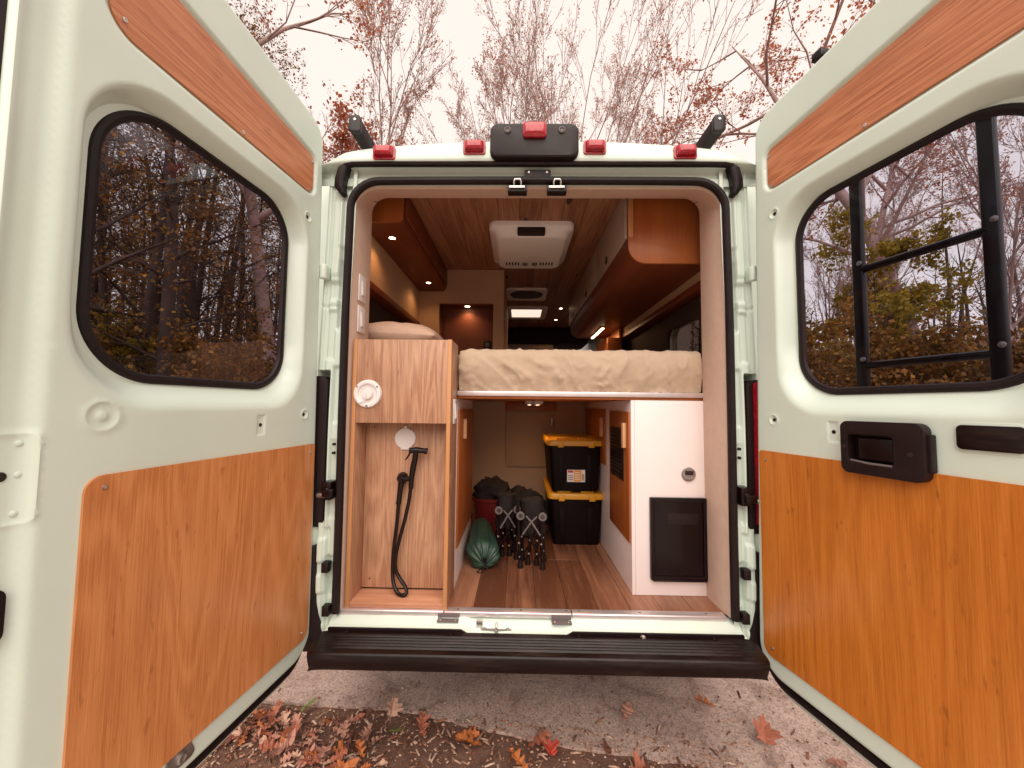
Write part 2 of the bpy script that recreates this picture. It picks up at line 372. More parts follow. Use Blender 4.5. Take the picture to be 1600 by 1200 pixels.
def cdt_region(outer, hole, extra_loops, spots, step):
    """triangulate the region between outer and hole; extra loops of points give resolution along features"""
    pts = []; edges = []
    def loop(l):
        k = len(pts); n = len(l); pts.extend([tuple(p) for p in l]); edges.extend([(k + i, k + (i + 1) % n) for i in range(n)])
    loop(outer)
    if hole: loop(hole)
    ex = [p for l in extra_loops for p in l] + list(spots)
    o = np.array(outer); x0, y0 = o.min(0); x1, y1 = o.max(0)
    g = []
    ny = int((y1 - y0) / (step * 0.866)); nx = int((x1 - x0) / step)
    for j in range(1, ny):
        for i in range(nx + 1): g.append((x0 + (i + 0.5 * (j % 2)) * step, y0 + j * step * 0.866))
    g = np.array(g); keep = sdf_poly(g, outer) < -0.4 * step
    if hole: keep &= sdf_poly(g, hole) > 0.4 * step
    g = g[keep]
    if ex:
        e = np.array(ex); ke = sdf_poly(e, outer) < -0.002
        if hole: ke &= sdf_poly(e, hole) > 0.002
        e = e[ke]
        # drop lattice points that crowd the feature points
        cell = {}
        for p in e: cell[(int(p[0] / step), int(p[1] / step))] = 1
        g = np.array([p for p in g if (int(p[0] / step), int(p[1] / step)) not in cell])
        pts.extend(map(tuple, e))
    pts.extend(map(tuple, g))
    v, _, f, *_ = delaunay_2d_cdt([Vector(p) for p in pts], edges, [], 0, 1e-6)
    V = np.array([(p.x, p.y) for p in v]); F = [tuple(t) for t in f if len(t) == 3]
    c = np.array([V[list(t)].mean(0) for t in F])
    ok = sdf_poly(c, outer) < 0
    if hole: ok &= sdf_poly(c, hole) > 0
    return V, [F[i] for i in range(len(F)) if ok[i]]
def ring_spots(cx, cy, radii, n=24):
    return [(cx + r * math.cos(2 * PI * i / n), cy + r * math.sin(2 * PI * i / n)) for r in radii for i in range(n)] + [(cx, cy)]

# ================================================================== GROUND
def ground_h(x, y):
    r = math.hypot(x, y - 1.5)
    t = min(1, max(0, (r - 9) / 42)); h = 7.5 * t * t * (3 - 2 * t)
    return h + (0.06 * noise.noise(Vector((x * 0.3, y * 0.3, 0))) * min(1, max(0, (r - 3) / 4)))
xs = sorted(set([-900, -500, -300, -180, -120] + [i * 4 for i in range(-22, 23)] + [i * 0.8 for i in range(-14, 15)] + [120, 180, 300, 500, 900]))
g = MB(); ny = len(xs)
g.add([(x, y, ground_h(x, y)) for y in xs for x in xs], [(j * ny + i, j * ny + i + 1, (j + 1) * ny + i + 1, (j + 1) * ny + i) for j in range(ny - 1) for i in range(ny - 1)])
m, nt, b = _new('leafy_dirt')
v = ocoord(nt, rnd=False)
c1 = ramp(nt, noise_node(nt, v, 9, 6, 0.7), [(0.25, (0.075, 0.034, 0.024)), (0.5, (0.16, 0.078, 0.052)), (0.75, (0.27, 0.145, 0.10))])
vo = N(nt, 'ShaderNodeTexVoronoi'); vo.inputs['Scale'].default_value = 120; nt.links.new(v, vo.inputs['Vector'])
peb = math_node(nt, 'LESS_THAN', vo.outputs['Distance'], 0.16)
mx = N(nt, 'ShaderNodeMix', data_type='RGBA'); nt.links.new(math_node(nt, 'MULTIPLY', peb, 0.7), mx.inputs[0]); nt.links.new(c1, mx.inputs[6]); mx.inputs[7].default_value = (0.42, 0.28, 0.22, 1)
nt.links.new(mx.outputs[2], b.inputs['Base Color']); b.inputs['Roughness'].default_value = 0.95
bump(nt, b, noise_node(nt, v, 60, 6, 0.7), 0.9, 0.01)
MT['dirt'] = m
tag(g.build('ground', 'dirt', smooth=True, recalc=False), None, None, kind='structure')
# concrete pad the van stands on; its rear edge wanders under the doors
edge = [(-3.2, 0.36), (-2.2, 0.33), (-1.5, 0.30), (-1.15, 0.262), (-0.95, 0.255), (-0.7, 0.248), (-0.5, 0.225), (-0.3, 0.175), (-0.05, 0.115), (0.2, 0.065), (0.45, 0.035), (0.7, 0.0), (1.0, -0.06), (1.5, -0.18), (3.2, -0.5)]
ed = []
for (a, b_) in zip(edge[:-1], edge[1:]):
    for k in range(10):
        t = k / 10; x = a[0] + (b_[0] - a[0]) * t; y = a[1] + (b_[1] - a[1]) * t
        ed.append((x, y + 0.014 * noise.noise(Vector((x * 9, 0, 3))) + 0.008 * noise.noise(Vector((x * 31, 0, 7)))))
poly = ed + [(3.2, 9.0), (-3.2, 9.0)]
m, nt, b = _new('old_concrete')
v = ocoord(nt, rnd=False)
c1 = ramp(nt, noise_node(nt, v, 3.5, 6, 0.65), [(0.3, (0.46, 0.31, 0.26)), (0.55, (0.62, 0.45, 0.385)), (0.75, (0.72, 0.55, 0.48))])
sp = ramp(nt, noise_node(nt, v, 120, 4, 0.75), [(0.38, (0.22, 0.2, 0.2)), (0.55, (1, 1, 1))])
mx = N(nt, 'ShaderNodeMix', data_type='RGBA', blend_type='MULTIPLY'); mx.inputs[0].default_value = 0.65
nt.links.new(c1, mx.inputs[6]); nt.links.new(sp, mx.inputs[7])
st = ramp(nt, noise_node(nt, v, 6, 6, 0.8, 0.8), [(0.5, (1, 1, 1)), (0.68, (0.36, 0.31, 0.29))])
mx2 = N(nt, 'ShaderNodeMix', data_type='RGBA', blend_type='MULTIPLY'); mx2.inputs[0].default_value = 0.8
nt.links.new(mx.outputs[2], mx2.inputs[6]); nt.links.new(st, mx2.inputs[7])
nt.links.new(mx2.outputs[2], b.inputs['Base Color']); b.inputs['Roughness'].default_value = 0.9
bump(nt, b, noise_node(nt, v, 120, 5, 0.75), 0.9, 0.005)
MT['concrete'] = m
tag(Pr('concrete_pad', poly, -0.1, 0.012, 'z', 'concrete', smooth=False), None, None, kind='structure')

m, nt, b = _new('pale_bounce_gravel')
v = ocoord(nt, rnd=False)
vo = N(nt, 'ShaderNodeTexVoronoi'); vo.inputs['Scale'].default_value = 45; nt.links.new(v, vo.inputs['Vector'])
nt.links.new(ramp(nt, math_node(nt, 'ADD', math_node(nt, 'MULTIPLY', vo.outputs['Distance'], 0.6), math_node(nt, 'MULTIPLY', noise_node(nt, v, 20, 5, 0.7), 0.6)), [(0.3, (0.36, 0.30, 0.26)), (0.6, (0.50, 0.43, 0.38)), (0.8, (0.60, 0.53, 0.47))]), b.inputs['Base Color'])
b.inputs['Roughness'].default_value = 0.95; bump(nt, b, vo.outputs['Distance'], 0.6, 0.01)
MT['bounce_gravel'] = m
tag(Pr('bounce_ground', [(-6, -9), (6, -9), (6, -0.75), (3, -0.62), (1, -0.45), (-0.5, -0.40), (-2, -0.50), (-6, -0.7)], -0.1, 0.008, 'z', 'bounce_gravel', smooth=False), None, None, kind='structure')  # added out of view behind the camera; pale ground to bounce light onto the doors

# ================================================================== VAN
FLOOR = 0.545
van = thing('camper_van', 'pale mint camper van with both rear doors swung open', 'van', (0, 2.6, 0))

# --- rear jambs: stamped posts on both sides of the opening
def jamb(sgn):
    ns, nz = 54, 300
    s_ = np.linspace(0, 0.155, ns); z_ = np.linspace(0.44, 2.375, nz)
    S, Z = np.meshgrid(s_, z_)
    y = 0.004 + 0 * S
    y += 0.022 * sstep(S, 0.016, 0.026) - 0.016 * sstep(S, 0.050, 0.062)        # channel beside the gasket
    y += 0.016 * sstep(S, 0.088, 0.096) - 0.010 * sstep(S, 0.104, 0.112)
    y += 0.14 * sstep(S, 0.118, 0.155) ** 1.3                                      # turns to the van's side
    def stamp(s0, s1, z0, z1, h, e=0.012):
        return h * sstep(S, s0 - e, s0) * (1 - sstep(S, s1, s1 + e)) * sstep(Z, z0 - e, z0) * (1 - sstep(Z, z1, z1 + e))
    for (a, b_, c, d, h) in ((0.03, 0.05, 1.52, 1.66, -0.014), (0.028, 0.052, 1.68, 1.95, 0.008), (0.06, 0.085, 1.80, 1.86, 0.014), (0.06, 0.088, 1.90, 2.2, -0.006),
                             (0.032, 0.055, 2.02, 2.25, -0.008), (0.065, 0.09, 1.55, 1.74, 0.010), (0.03, 0.048, 0.60, 0.72, 0.010), (0.03, 0.055, 0.76, 0.90, -0.010),
                             (0.052, 0.062, 0.5, 0.86, 0.012), (0.062, 0.085, 0.62, 0.68, -0.008), (0.062, 0.085, 0.74, 0.82, -0.010), (0.034, 0.05, 1.22, 1.28, -0.006)):
        y += stamp(a, b_, c, d, h)
    y += stamp(0.076, 0.3, 0.90, 1.49, 0.075, 0.010) * (S < 0.118) + 0
    y = np.where((Z > 1.76) & (Z < 1.772) & (S > 0.05), y + 0.004, y)
    X = 0.772 + S - 0.022 * sstep(Z, 1.2, 2.4)
    v = [(sgn * X[j, i], y[j, i], Z[j, i]) for j in range(nz) for i in range(ns)]
    f = [(j * ns + i, j * ns + i + 1, (j + 1) * ns + i + 1, (j + 1) * ns + i) for j in range(nz - 1) for i in range(ns - 1)]
    return MB().add(v, f).build('rear_post', 'paint', van, angle=60)
for sg in (-1, 1):
    jamb(sg)
    # tail light: red lens in a black housing
    h_ = Pr('tail_light', rrect(0.846, 0.935, 0.87, 1.475, (0.01, 0.01, 0.03, 0.03)) if sg > 0 else rrect(-0.945, -0.846, 0.87, 1.475, (0.01, 0.01, 0.03, 0.03)), 0.012, 0.08, 'y', 'plastic', van, 0.004)
    a, b_ = (0.872, 0.94) if sg > 0 else (-0.95, -0.898)
    Pr('lens', rrect(a, b_, 0.90, 1.465, 0.012), -0.012, 0.05, 'y', 'red', h_, 0.006)
    # door check arm and hinge blocks on the post
    xm = sg * 0.815
    k = MB().box((xm - 0.022, -0.030, 0.985), (xm + 0.016, 0.03, 1.055)); k.lathe([(0.012, -0.036), (0.016, -0.03), (0.016, 0.0)], (xm, 0, 1.02), 'y', 14)
    k.box((xm - 0.012, -0.045, 1.0), (xm + 0.03, -0.02, 1.03))
    dc = k.build('door_check', 'gloss_black', van, 0.004)
    MB().lathe([(0.008, 0), (0.010, 0.004), (0.010, 0.03), (0.006, 0.034)], (xm + sg * 0.034, -0.032, 1.005), 'x', 12).build('pivot_pin', 'zinc', dc)
    Bx('bump_stop', (sg * 0.82 - 0.014, -0.012, 0.70), (sg * 0.82 + 0.014, 0.02, 0.74), 'plastic', van, 0.004)
    Bx('bump_stop', (sg * 0.812 - 0.014, -0.012, 0.535), (sg * 0.812 + 0.014, 0.02, 0.575), 'plastic', van, 0.004)
    Pr('splash_guard', [(sg * 0.825, 0.44), (sg * 0.94, 0.44), (sg * 0.94, 0.79), (sg * 0.866, 0.80), (sg * 0.856, 0.58)], 0.0, 0.03, 'y', 'plastic', van, 0.003)
    hg = MB().lathe([(0.012, -0.03), (0.015, -0.026), (0.015, 0.026), (0.012, 0.03)], (sg * 0.868, -0.012, 1.90), 'z', 14); hg.box((sg * 0.868 - 0.012, -0.01, 1.875), (sg * 0.868 + 0.012, 0.03, 1.925))
    hg.build('hinge', 'paint', van, 0.003)
    for (bx_, bz) in ((0.796, 1.20), (0.796, 1.165)):
        MB().lathe([(0.0045, -0.001), (0.006, 0.001), (0.006, 0.012)], (sg * (bx_ + 0.012), 0.0, bz), 'y', 10).build('bolt', 'dark', van)

# --- roof end cap and header, crowned across
def crown(x): return -0.055 * (abs(x) / 0.88) ** 2.4 - 0.05 * max(0, (abs(x) - 0.80) / 0.10) ** 2
prof = [(0.012, 2.275), (0.010, 2.306), (0.018, 2.312), (0.020, 2.338), (0.012, 2.348), (-0.022, 2.352), (-0.030, 2.358), (-0.034, 2.37), (-0.033, 2.40), (-0.022, 2.435), (0.0, 2.462), (0.04, 2.482), (0.12, 2.497), (0.4, 2.512), (1.2, 2.525), (3.4, 2.525), (3.9, 2.50), (4.4, 2.40)]
ring_x = np.linspace(-0.93, 0.93, 61); m_ = MB(); vv = []
for (py, pz) in prof:
    for x in ring_x:
        k = np.clip((pz - 2.34) / 0.10, 0, 1); vv.append((x, py + 0.03 * k * max(0, (abs(x) - 0.7) / 0.22) ** 2, pz + crown(x) * k))
nx = len(ring_x)
m_.add(vv, [(j * nx + i, j * nx + i + 1, (j + 1) * nx + i + 1, (j + 1) * nx + i) for j in range(len(prof) - 1) for i in range(nx - 1)])
m_.build('roof', 'paint', van, angle=60)
m_ = MB()   # joggles pressed in the roof, running to the front
for x in (-0.42, 0.42):
    m_.loft([[(x - 0.10, y, 2.49 + crown(x)), (x - 0.08, y, 2.53 + crown(x) + min(0.015, y * 0.02)), (x + 0.08, y, 2.53 + crown(x) + min(0.015, y * 0.02)), (x + 0.10, y, 2.49 + crown(x))] for y in (0.16, 0.3, 1.0, 3.3)])
m_.build('roof_rib', 'paint', van, 0.01)
# header seal
pts = [(-0.80, -0.012, 2.334), (-0.79, -0.018, 2.344), (-0.76, -0.02, 2.350)] + [(x, -0.02, 2.351) for x in np.linspace(-0.7, 0.7, 15)] + [(0.76, -0.02, 2.350), (0.79, -0.018, 2.344), (0.80, -0.012, 2.334)]
MB().tube(pts, 0.012, 8, flat=(0.014, 0.011), up=(0, 0, 1)).build('rain_seal', 'rubber', van)
for sg in (-1, 1):
    rings = []
    for (x, z, a, c) in ((0.785, 2.352, 0.012, 0.02), (0.800, 2.335, 0.020, 0.024), (0.812, 2.29, 0.020, 0.024), (0.815, 2.255, 0.019, 0.022), (0.800, 2.225, 0.010, 0.016)):
        rings.append([(sg * (x - a), 0.012, z + 0.004), (sg * (x + a), 0.016, z), (sg * (x + a), -c, z), (sg * (x - a * 0.3), -c - 0.008, z + 0.002), (sg * (x - a), -c, z + 0.004)])
    MB().loft(rings).build('seal_end_cap', 'rubber', van, 0.002)
# marker lamps
for x in (-0.626, -0.257, 0.232, 0.596):
    z = 2.412 + crown(x)
    base = [(x + sx * 0.044, -0.030 + 0.01 * 0, z + sz * 0.026) for sx, sz in ((-1, -1), (1, -1), (1, 1), (-1, 1))]
    a = MB().prism(rrect(x - 0.046, x + 0.046, z - 0.028, z + 0.028, 0.010, 4), -0.040, -0.018, 'y')
    ml = a.build('marker_lamp', 'red', van, 0.004)
    b2 = MB(); b2.loft([[(x + s[0] * w, y, z + s[1] * h) for s in ((-1, -1), (1, -1), (1, 1), (-1, 1))] for (w, h, y) in ((0.040, 0.022, -0.039), (0.036, 0.019, -0.058), (0.026, 0.012, -0.066))])
    b2.build('lens', 'red', ml, 0.004)
# centre brake-light housing with camera eyes
cb = MB(); cb.loft([[(p[0], y, p[1]) for p in rrect(-0.192 + i, 0.165 - i, 2.356 + i * 0.6, 2.500 - i, 0.03, 6)] for (i, y) in ((0.004, 0.10), (0, 0.02), (0, -0.048), (0.004, -0.056), (0.012, -0.06))])
bl = cb.build('brake_light_housing', 'plastic', van, angle=30)
for x in (-0.122, 0.096):
    e = MB().lathe([(0.013, -0.060), (0.013, -0.064), (0.009, -0.066), (0.008, -0.062), (0.003, -0.0615)], (x, 0, 2.466), 'y', 20).build('camera_eye', 'grey_plastic', bl)
MB().loft([[(p[0], y, p[1]) for p in rrect(-0.060 + i, 0.034 - i, 2.432 + i, 2.494 - i, 0.012, 4)] for (i, y) in ((0, -0.05), (0, -0.070), (0.006, -0.078), (0.016, -0.082))]).build('lens', 'red', bl, angle=30)
# roof rails
for sg in (-1, 1):
    x0, x1 = (0.732, 0.776) if sg > 0 else (-0.788, -0.744)
    r_ = Pr('roof_rail', rrect(x0, x1, 2.505, 2.572, 0.010, 4), 0.012, 3.6, 'y', 'plastic', van, 0.002)
    Pr('end_cap', rrect(x0 - 0.002, x1 + 0.002, 2.503, 2.574, 0.012, 4), -0.006, 0.014, 'y', 'gloss_black', r_, 0.003)
    MB().lathe([(0.004, -0.008), (0.006, -0.007), (0.006, -0.002)], ((x0 + x1) / 2, 0, 2.555), 'y', 10).build('screw', 'steel', r_)
    for y in (0.5, 1.9, 3.3): Bx('rail_foot', (x0 + 0.006, y, 2.44), (x1 - 0.006, y + 0.08, 2.506), 'plastic', r_, 0.004)
# door strikers and plate on the header
Pr('striker_plate', rrect(-0.052, 0.056, 2.285, 2.330, 0.006, 3), -0.014, 0.024, 'y', 'plastic', van, 0.003)
for x in (-0.034, 0.04): MB().lathe([(0.004, -0.017), (0.006, -0.0155), (0.006, -0.01)], (x, 0, 2.320), 'y', 10).build('bolt', 'zinc', van)
for x in (-0.080, 0.082):
    st = MB().box((x - 0.040, -0.016, 2.238), (x + 0.040, 0.02, 2.263)).box((x - 0.036, -0.020, 2.256), (x + 0.036, 0.0, 2.2625)).build('striker', 'gloss_black', van, 0.002)
    lp = [(x - 0.014, -0.018, 2.254), (x - 0.014, -0.026, 2.274), (x - 0.010, -0.028, 2.282), (x + 0.010, -0.028, 2.282), (x + 0.014, -0.026, 2.274), (x + 0.014, -0.018, 2.254)]
    MB().tube(lp, 0.0042, 8).build('striker_loop', 'steel', st)
    Bx('latch_tab', (x - 0.034, -0.024, 2.249), (x + 0.030, -0.016, 2.258), 'steel', st, 0.001)
# opening gasket
gp = [(sx, 0, sz) for sx, sz in [(-0.775, 0.548), (-0.775, 0.9), (-0.777, 1.3), (-0.778, 1.7), (-0.774, 2.0)]]
arc = [(-0.772 + 0.118 - 0.118 * math.cos(a), 0, 2.174 + 0.116 * math.sin(a)) for a in np.linspace(0, PI / 2, 10)]
gp = gp + arc; gp = gp + [(x, 0, 2.290 + 0.003 * math.cos(x * 2)) for x in np.linspace(-0.55, 0.55, 12)] + [(-p[0], 0, p[2]) for p in reversed(gp)]
MB().tube(gp, 0.013, 10, flat=(0.0155, 0.017), up=(0, 1, 0)).build('opening_gasket', 'rubber', van)
g2 = [(p[0] * 1.012, 0.010, 0.5475 + (p[2] - 0.5475) * 1.004) for p in gp]
MB().tube(g2, 0.013, 8, flat=(0.013, 0.010), up=(0, 1, 0)).build('gasket_lip', 'rubber', van)

# --- fabric liner: side returns and header, splaying slightly inwards
def liner_path(i, top, zb, r):
    a = [(-i, zb), (-i, 1.2), (-i, top - r)]
    return a + [(-i + r - r * math.cos(t), top - r + r * math.sin(t)) for t in np.linspace(0.1, PI / 2, 10)] + [(i - r + r * math.sin(t), top - r + r * math.cos(t)) for t in np.linspace(0, PI / 2 - 0.1, 10)] + [(i, top - r), (i, 1.2), (i, zb)]
A = liner_path(0.772, 2.286, FLOOR, 0.110); A2 = liner_path(0.764, 2.270, FLOOR, 0.105); B_ = liner_path(0.756, 2.322, FLOOR, 0.075); B2 = liner_path(0.759, 2.327, FLOOR, 0.075); Cc = liner_path(0.845, 2.40, FLOOR, 0.06)
MB().loft([[(p[0], y, p[1]) for p in q] for q, y in ((A, 0.004), (A, 0.012), (A2, 0.022), (B_, 0.186), (B2, 0.196), (Cc, 0.20))], cap=False, closed=False).build('door_liner', 'fabric', van, angle=40)
for sg in (-1, 1):   # seam where header meets side return
    MB().tube([(sg * 0.748, 0.022, 2.246), (sg * 0.730, 0.19, 2.300)], 0.0016, 5).build('liner_seam', 'dark', van)

# --- shell of the load space
def wallpiece(name, mat, lo, hi): return Bx(name, lo, hi, mat, van, 0.0)
Bx('underbody', (-0.93, 0.06, 0.36), (0.93, 5.2, 0.535), 'dark', van, 0.0)
# left side: solid, right side: window opening at y 0.45..1.0, z 1.48..1.87
Pr('side_panel', [(0.15, 0.40), (5.2, 0.40), (5.2, 1.3), (4.6, 2.38), (0.15, 2.40)], -0.99, -0.93, 'x', 'paint', van, holes=[rrect(0.45, 1.02, 1.45, 1.88, 0.07), rrect(3.55, 4.35, 1.35, 1.95, 0.06)])
Pr('side_panel', [(0.15, 0.40), (5.2, 0.40), (5.2, 1.3), (4.6, 2.38), (0.15, 2.40)], 0.93, 0.99, 'x', 'paint', van, holes=[rrect(0.45, 1.02, 1.45, 1.88, 0.07), rrect(2.85, 3.45, 1.35, 2.12, 0.06), rrect(3.55, 4.35, 1.35, 1.95, 0.06)])
for sg in (-1, 1):
    Pr('side_window', rrect(0.43, 1.04, 1.43, 1.90, 0.08), sg * 0.955, sg * 0.960, 'x', 'privacy', van)
    MB().tube([(sg * 0.926, p[0], p[1]) for p in rrect(0.45, 1.02, 1.45, 1.88, 0.07)], 0.010, 6, cyclic=True).build('window_gasket', 'rubber', van)
    Pr('cab_window', rrect(3.53, 4.37, 1.33, 1.97, 0.08), sg * 0.955, sg * 0.960, 'x', 'clear', van)
    # upper cream wall with the wooden ledge and the dark pocket below it
    Bx('wall_panel', (sg * 0.845 if sg > 0 else -0.925, 0.21, 2.0), (0.925 if sg > 0 else -0.845, 1.40, 2.40), 'cream', van, 0.0) if sg < 0 else Bx('wall_panel', (0.845, 0.21, 2.0), (0.925, 2.75, 2.40), 'cream', van, 0.0)
    y1 = 1.40 if sg < 0 else 2.6
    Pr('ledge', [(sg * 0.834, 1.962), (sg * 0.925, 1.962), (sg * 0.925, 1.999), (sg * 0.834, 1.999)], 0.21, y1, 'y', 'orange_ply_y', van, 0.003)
    if sg > 0: Pr('pocket_panel', [(0.2, FLOOR), (2.75, FLOOR), (2.75, 1.961), (0.2, 1.961)], 0.905, 0.926, 'x', 'pocket', van, holes=[rrect(0.52, 0.98, 1.50, 1.86, 0.06)])
    else: Bx('pocket_panel', (-0.926, 0.2, FLOOR), (-0.905, 1.40, 1.961), 'pocket', van, 0.0)
Bx('cab_bulkhead', (-0.93, 4.95, 0.36), (0.93, 5.2, 1.42), 'dark', van, 0.0)
MB().add([(-0.93, 5.05, 1.40), (0.93, 5.05, 1.40), (0.80, 4.45, 2.36), (-0.80, 4.45, 2.36), (-0.93, 5.056, 1.40), (0.93, 5.056, 1.40), (0.80, 4.456, 2.36), (-0.80, 4.456, 2.36)], [(0, 1, 2, 3), (7, 6, 5, 4)]).build('windscreen', 'clear', van, recalc=False)
Bx('cab_shelf', (-0.86, 3.55, 2.20), (0.86, 4.35, 2.41), 'dark', van, 0.02)
Bx('cab_headliner', (-0.30, 3.52, 2.00), (0.40, 3.60, 2.185), 'grey_lam', van, 0.03, seg=4)
Pr('sliding_door_window', rrect(2.83, 3.47, 1.33, 2.14, 0.08), 0.955, 0.960, 'x', 'clear', van)
Bx('dashboard', (-0.90, 4.35, 1.2), (0.90, 4.95, 1.50), 'grey_plastic', van, 0.04)
for x in (-0.42, 0.42):
    se = MB().loft([[(x - w, y, z), (x + w, y, z), (x + w, y + 0.12, z), (x - w, y + 0.12, z)] for (w, y, z) in ((0.24, 3.5, 0.95), (0.25, 3.45, 1.3), (0.20, 3.4, 1.62))])
    hr = se.build('cab_seat', 'seatcloth', van, 0.03)
    MB().loft([[(x - w, 3.40 + d, z), (x + w, 3.40 + d, z), (x + w, 3.48 - d, z), (x - w, 3.48 - d, z)] for (w, d, z) in ((0.10, 0.01, 1.66), (0.14, 0, 1.72), (0.13, 0.01, 1.84))]).build('headrest', 'seatcloth', hr, 0.02)
# wheels
for sg in (-1, 1):
    for y in (1.0, 4.3):
        w = MB().lathe([(0.20, -0.10), (0.31, -0.10), (0.335, -0.085), (0.345, -0.05), (0.345, 0.05), (0.335, 0.085), (0.31, 0.10), (0.20, 0.10)], (sg * 0.80, y, 0.357), 'x', 36).build('wheel', 'tyre', van)
        MB().lathe([(0.205, -0.07), (0.20, -0.105), (0.12, -0.07), (0.11, -0.10), (0.03, -0.105), (0.03, 0.105), (0.11, 0.10), (0.12, 0.07), (0.20, 0.105), (0.205, 0.07)], (sg * 0.80, y, 0.357), 'x', 30).build('rim', 'zinc', w)

# --- ceiling boards and floor planks
ceil = Bx('ceiling', (-0.92, 0.205, 2.432), (0.92, 4.3, 2.444), 'dark', van, 0.0)
x = -0.66; i = 0
bw = 0.118
cm = MB().box((-bw / 2 + 0.0006, 0, 0), (bw / 2 - 0.0006, 4.05, 0.011)).build('board', 'pine', ceil, 0.0016, seg=1, org=(0, 0, 0))
while x < 0.60:
    bd = cm if i == 0 else cm.copy()
    if i: COL.objects.link(bd)
    bd.location = (x + bw / 2 - van.location.x, 0.206 - van.location.y, 2.4205 + 0.0006 * math.sin(i * 2.3)); bd.parent = ceil
    x += bw; i += 1
fl = Bx('floor', (-0.90, 0.055, 0.5355), (0.90, 4.2, 0.5405), 'dark', van, 0.0)
pw = 0.127; planks = {}
random.seed(3)
for c in range(-4, 7):
    y = 0.05 - random.choice((0.0, 0.14, 0.27, 0.41))
    x0 = c * pw + 0.012
    while y < 1.62:
        L = random.choice((0.62, 0.78, 0.92)); ya, yb = max(0.050, y), min(1.60, y + L)
        if yb - ya > 0.06:
            Bx('plank', (max(x0 + 0.0006, -0.40), ya + 0.0009, 0.5408), (min(x0 + pw - 0.0009, 0.77), yb - 0.0009, FLOOR), 'floor', fl, 0.0010, seg=1)
        y += L

# --- rear sill: aluminium edge trim, painted sill, latch, step bumper
for (a, b_, z, t) in ((-0.768, -0.356, 0.548, 0.024), (-0.352, 0.148, 0.5475, 0.016), (0.152, 0.750, 0.5475, 0.021)):
    Pr('threshold_trim', [(0.016, z - t), (0.026, z - t), (0.026, z), (0.052, z), (0.052, z + 0.003), (0.020, z + 0.003), (0.016, z)], a, b_, 'x', 'alu', van, 0.0008)
for x in (-0.37, -0.30, -0.05, 0.13, 0.18, 0.42, 0.68):
    MB().lathe([(0.005, 0.006), (0.005, 0.0025), (0.003, 0.0022)][::-1], (x, 0.036, 0.545), 'z', 10).build('screw', 'zinc', van)
sx = np.linspace(-0.79, 0.79, 180); sprof = [(0.05, 0.532), (0.012, 0.531), (0.000, 0.527), (-0.010, 0.518), (-0.026, 0.512), (-0.046, 0.508), (-0.056, 0.500), (-0.058, 0.485)]
vv = []
for (py, pz) in sprof:
    for x in sx:
        d = 0.012 * float(sstep(x, -0.27, -0.23) * (1 - sstep(x, 0.10, 0.14)))        # dished round the latch
        k = 1 if -0.03 < py < 0.015 else (0.6 if py < 0 else 0)
        wv = 0.0018 * noise.noise(Vector((x * 12, py * 20, 1)))
        vv.append((x, py - (0.022 * d / 0.012 if py < -0.03 else 0), pz - d * k + wv))
nx = len(sx)
MB().add(vv, [(j * nx + i, j * nx + i + 1, (j + 1) * nx + i + 1, (j + 1) * nx + i) for j in range(len(sprof) - 1) for i in range(nx - 1)]).build('sill', 'paint', van, angle=70)
for (a, b_) in ((-0.375, -0.292), (0.070, 0.146)):
    p_ = MB().box((a, -0.014, 0.5245), (b_, 0.014, 0.5295)).box((a, 0.010, 0.519), (b_, 0.0155, 0.546)).build('catch_plate', 'grey_plastic', van, 0.001)
    for x in (a + 0.012, b_ - 0.012): MB().lathe([(0.006, 0), (0.005, 0.003), (0.002, 0.0035)], (x, -0.002, 0.5295), 'z', 10).build('screw', 'steel', p_)
lt = Pr('sill_striker', roundpoly([(-0.205, -0.020), (-0.150, -0.024), (-0.150, -0.034), (-0.137, -0.034), (-0.137, -0.024), (-0.085, -0.020), (-0.085, -0.008), (-0.205, -0.008)], 0.004, 3), 0.5015, 0.505, 'z', 'zinc', van, 0.0006)
MB().tube([(-0.144, -0.028, 0.504), (-0.144, -0.030, 0.520), (-0.144, -0.022, 0.530), (-0.144, -0.010, 0.526), (-0.144, -0.004, 0.504)], 0.004, 8).build('striker_loop', 'steel', lt)
Bx('guide_bracket', (-0.222, -0.012, 0.504), (-0.198, 0.004, 0.530), 'steel', lt, 0.002)
for x in (-0.19, -0.10): MB().lathe([(0.008, 0), (0.007, 0.003), (0.003, 0.003)], (x, -0.014, 0.505), 'z', 12).build('bolt', 'steel', lt)

# bumper: moulded step with long grip ridges
ylist = np.linspace(-0.060, -0.205, 146)
bp = [(-0.052, 0.505), (-0.056, 0.513)]
for y in ylist:
    z = 0.514 + 0.012 * float(sstep(-y, 0.085, 0.10))
    if -0.185 < y < -0.103:
        z += 0.0062 * (0.5 + 0.5 * math.cos((y + 0.103) / 0.0164 * 2 * PI + PI)) ** 0.6
    bp.append((y, z))
bp += [(-0.2085, 0.525), (-0.212, 0.520), (-0.2125, 0.514), (-0.203, 0.49), (-0.190, 0.462), (-0.186, 0.456), (-0.15, 0.452), (-0.05, 0.452)]
bx_ = sorted(set([-0.80, -0.796, -0.785, -0.77, -0.74, 0.74, 0.77, 0.785, 0.796, 0.80] + list(np.linspace(-0.70, 0.70, 12)))); rings = []
for x in bx_:
    e = max(0, (abs(x) - 0.74) / 0.06); k = 1 - e
    ring = []
    for (y, z) in bp:
        zz = z if not (-0.185 < y < -0.103) or abs(x) <= 0.705 else min(z, 0.526)
        ring.append((x * (1 - 0.03 * max(0, (-y - 0.06) / 0.15)), y if y > -0.19 else y + 0.010 * e * e, zz - 0.006 * e * e * (z > 0.45)))
    rings.append(ring)
MB().loft(rings, cap=True, closed=True).build('step_bumper', 'bumper', van, angle=50)
ub = MB()
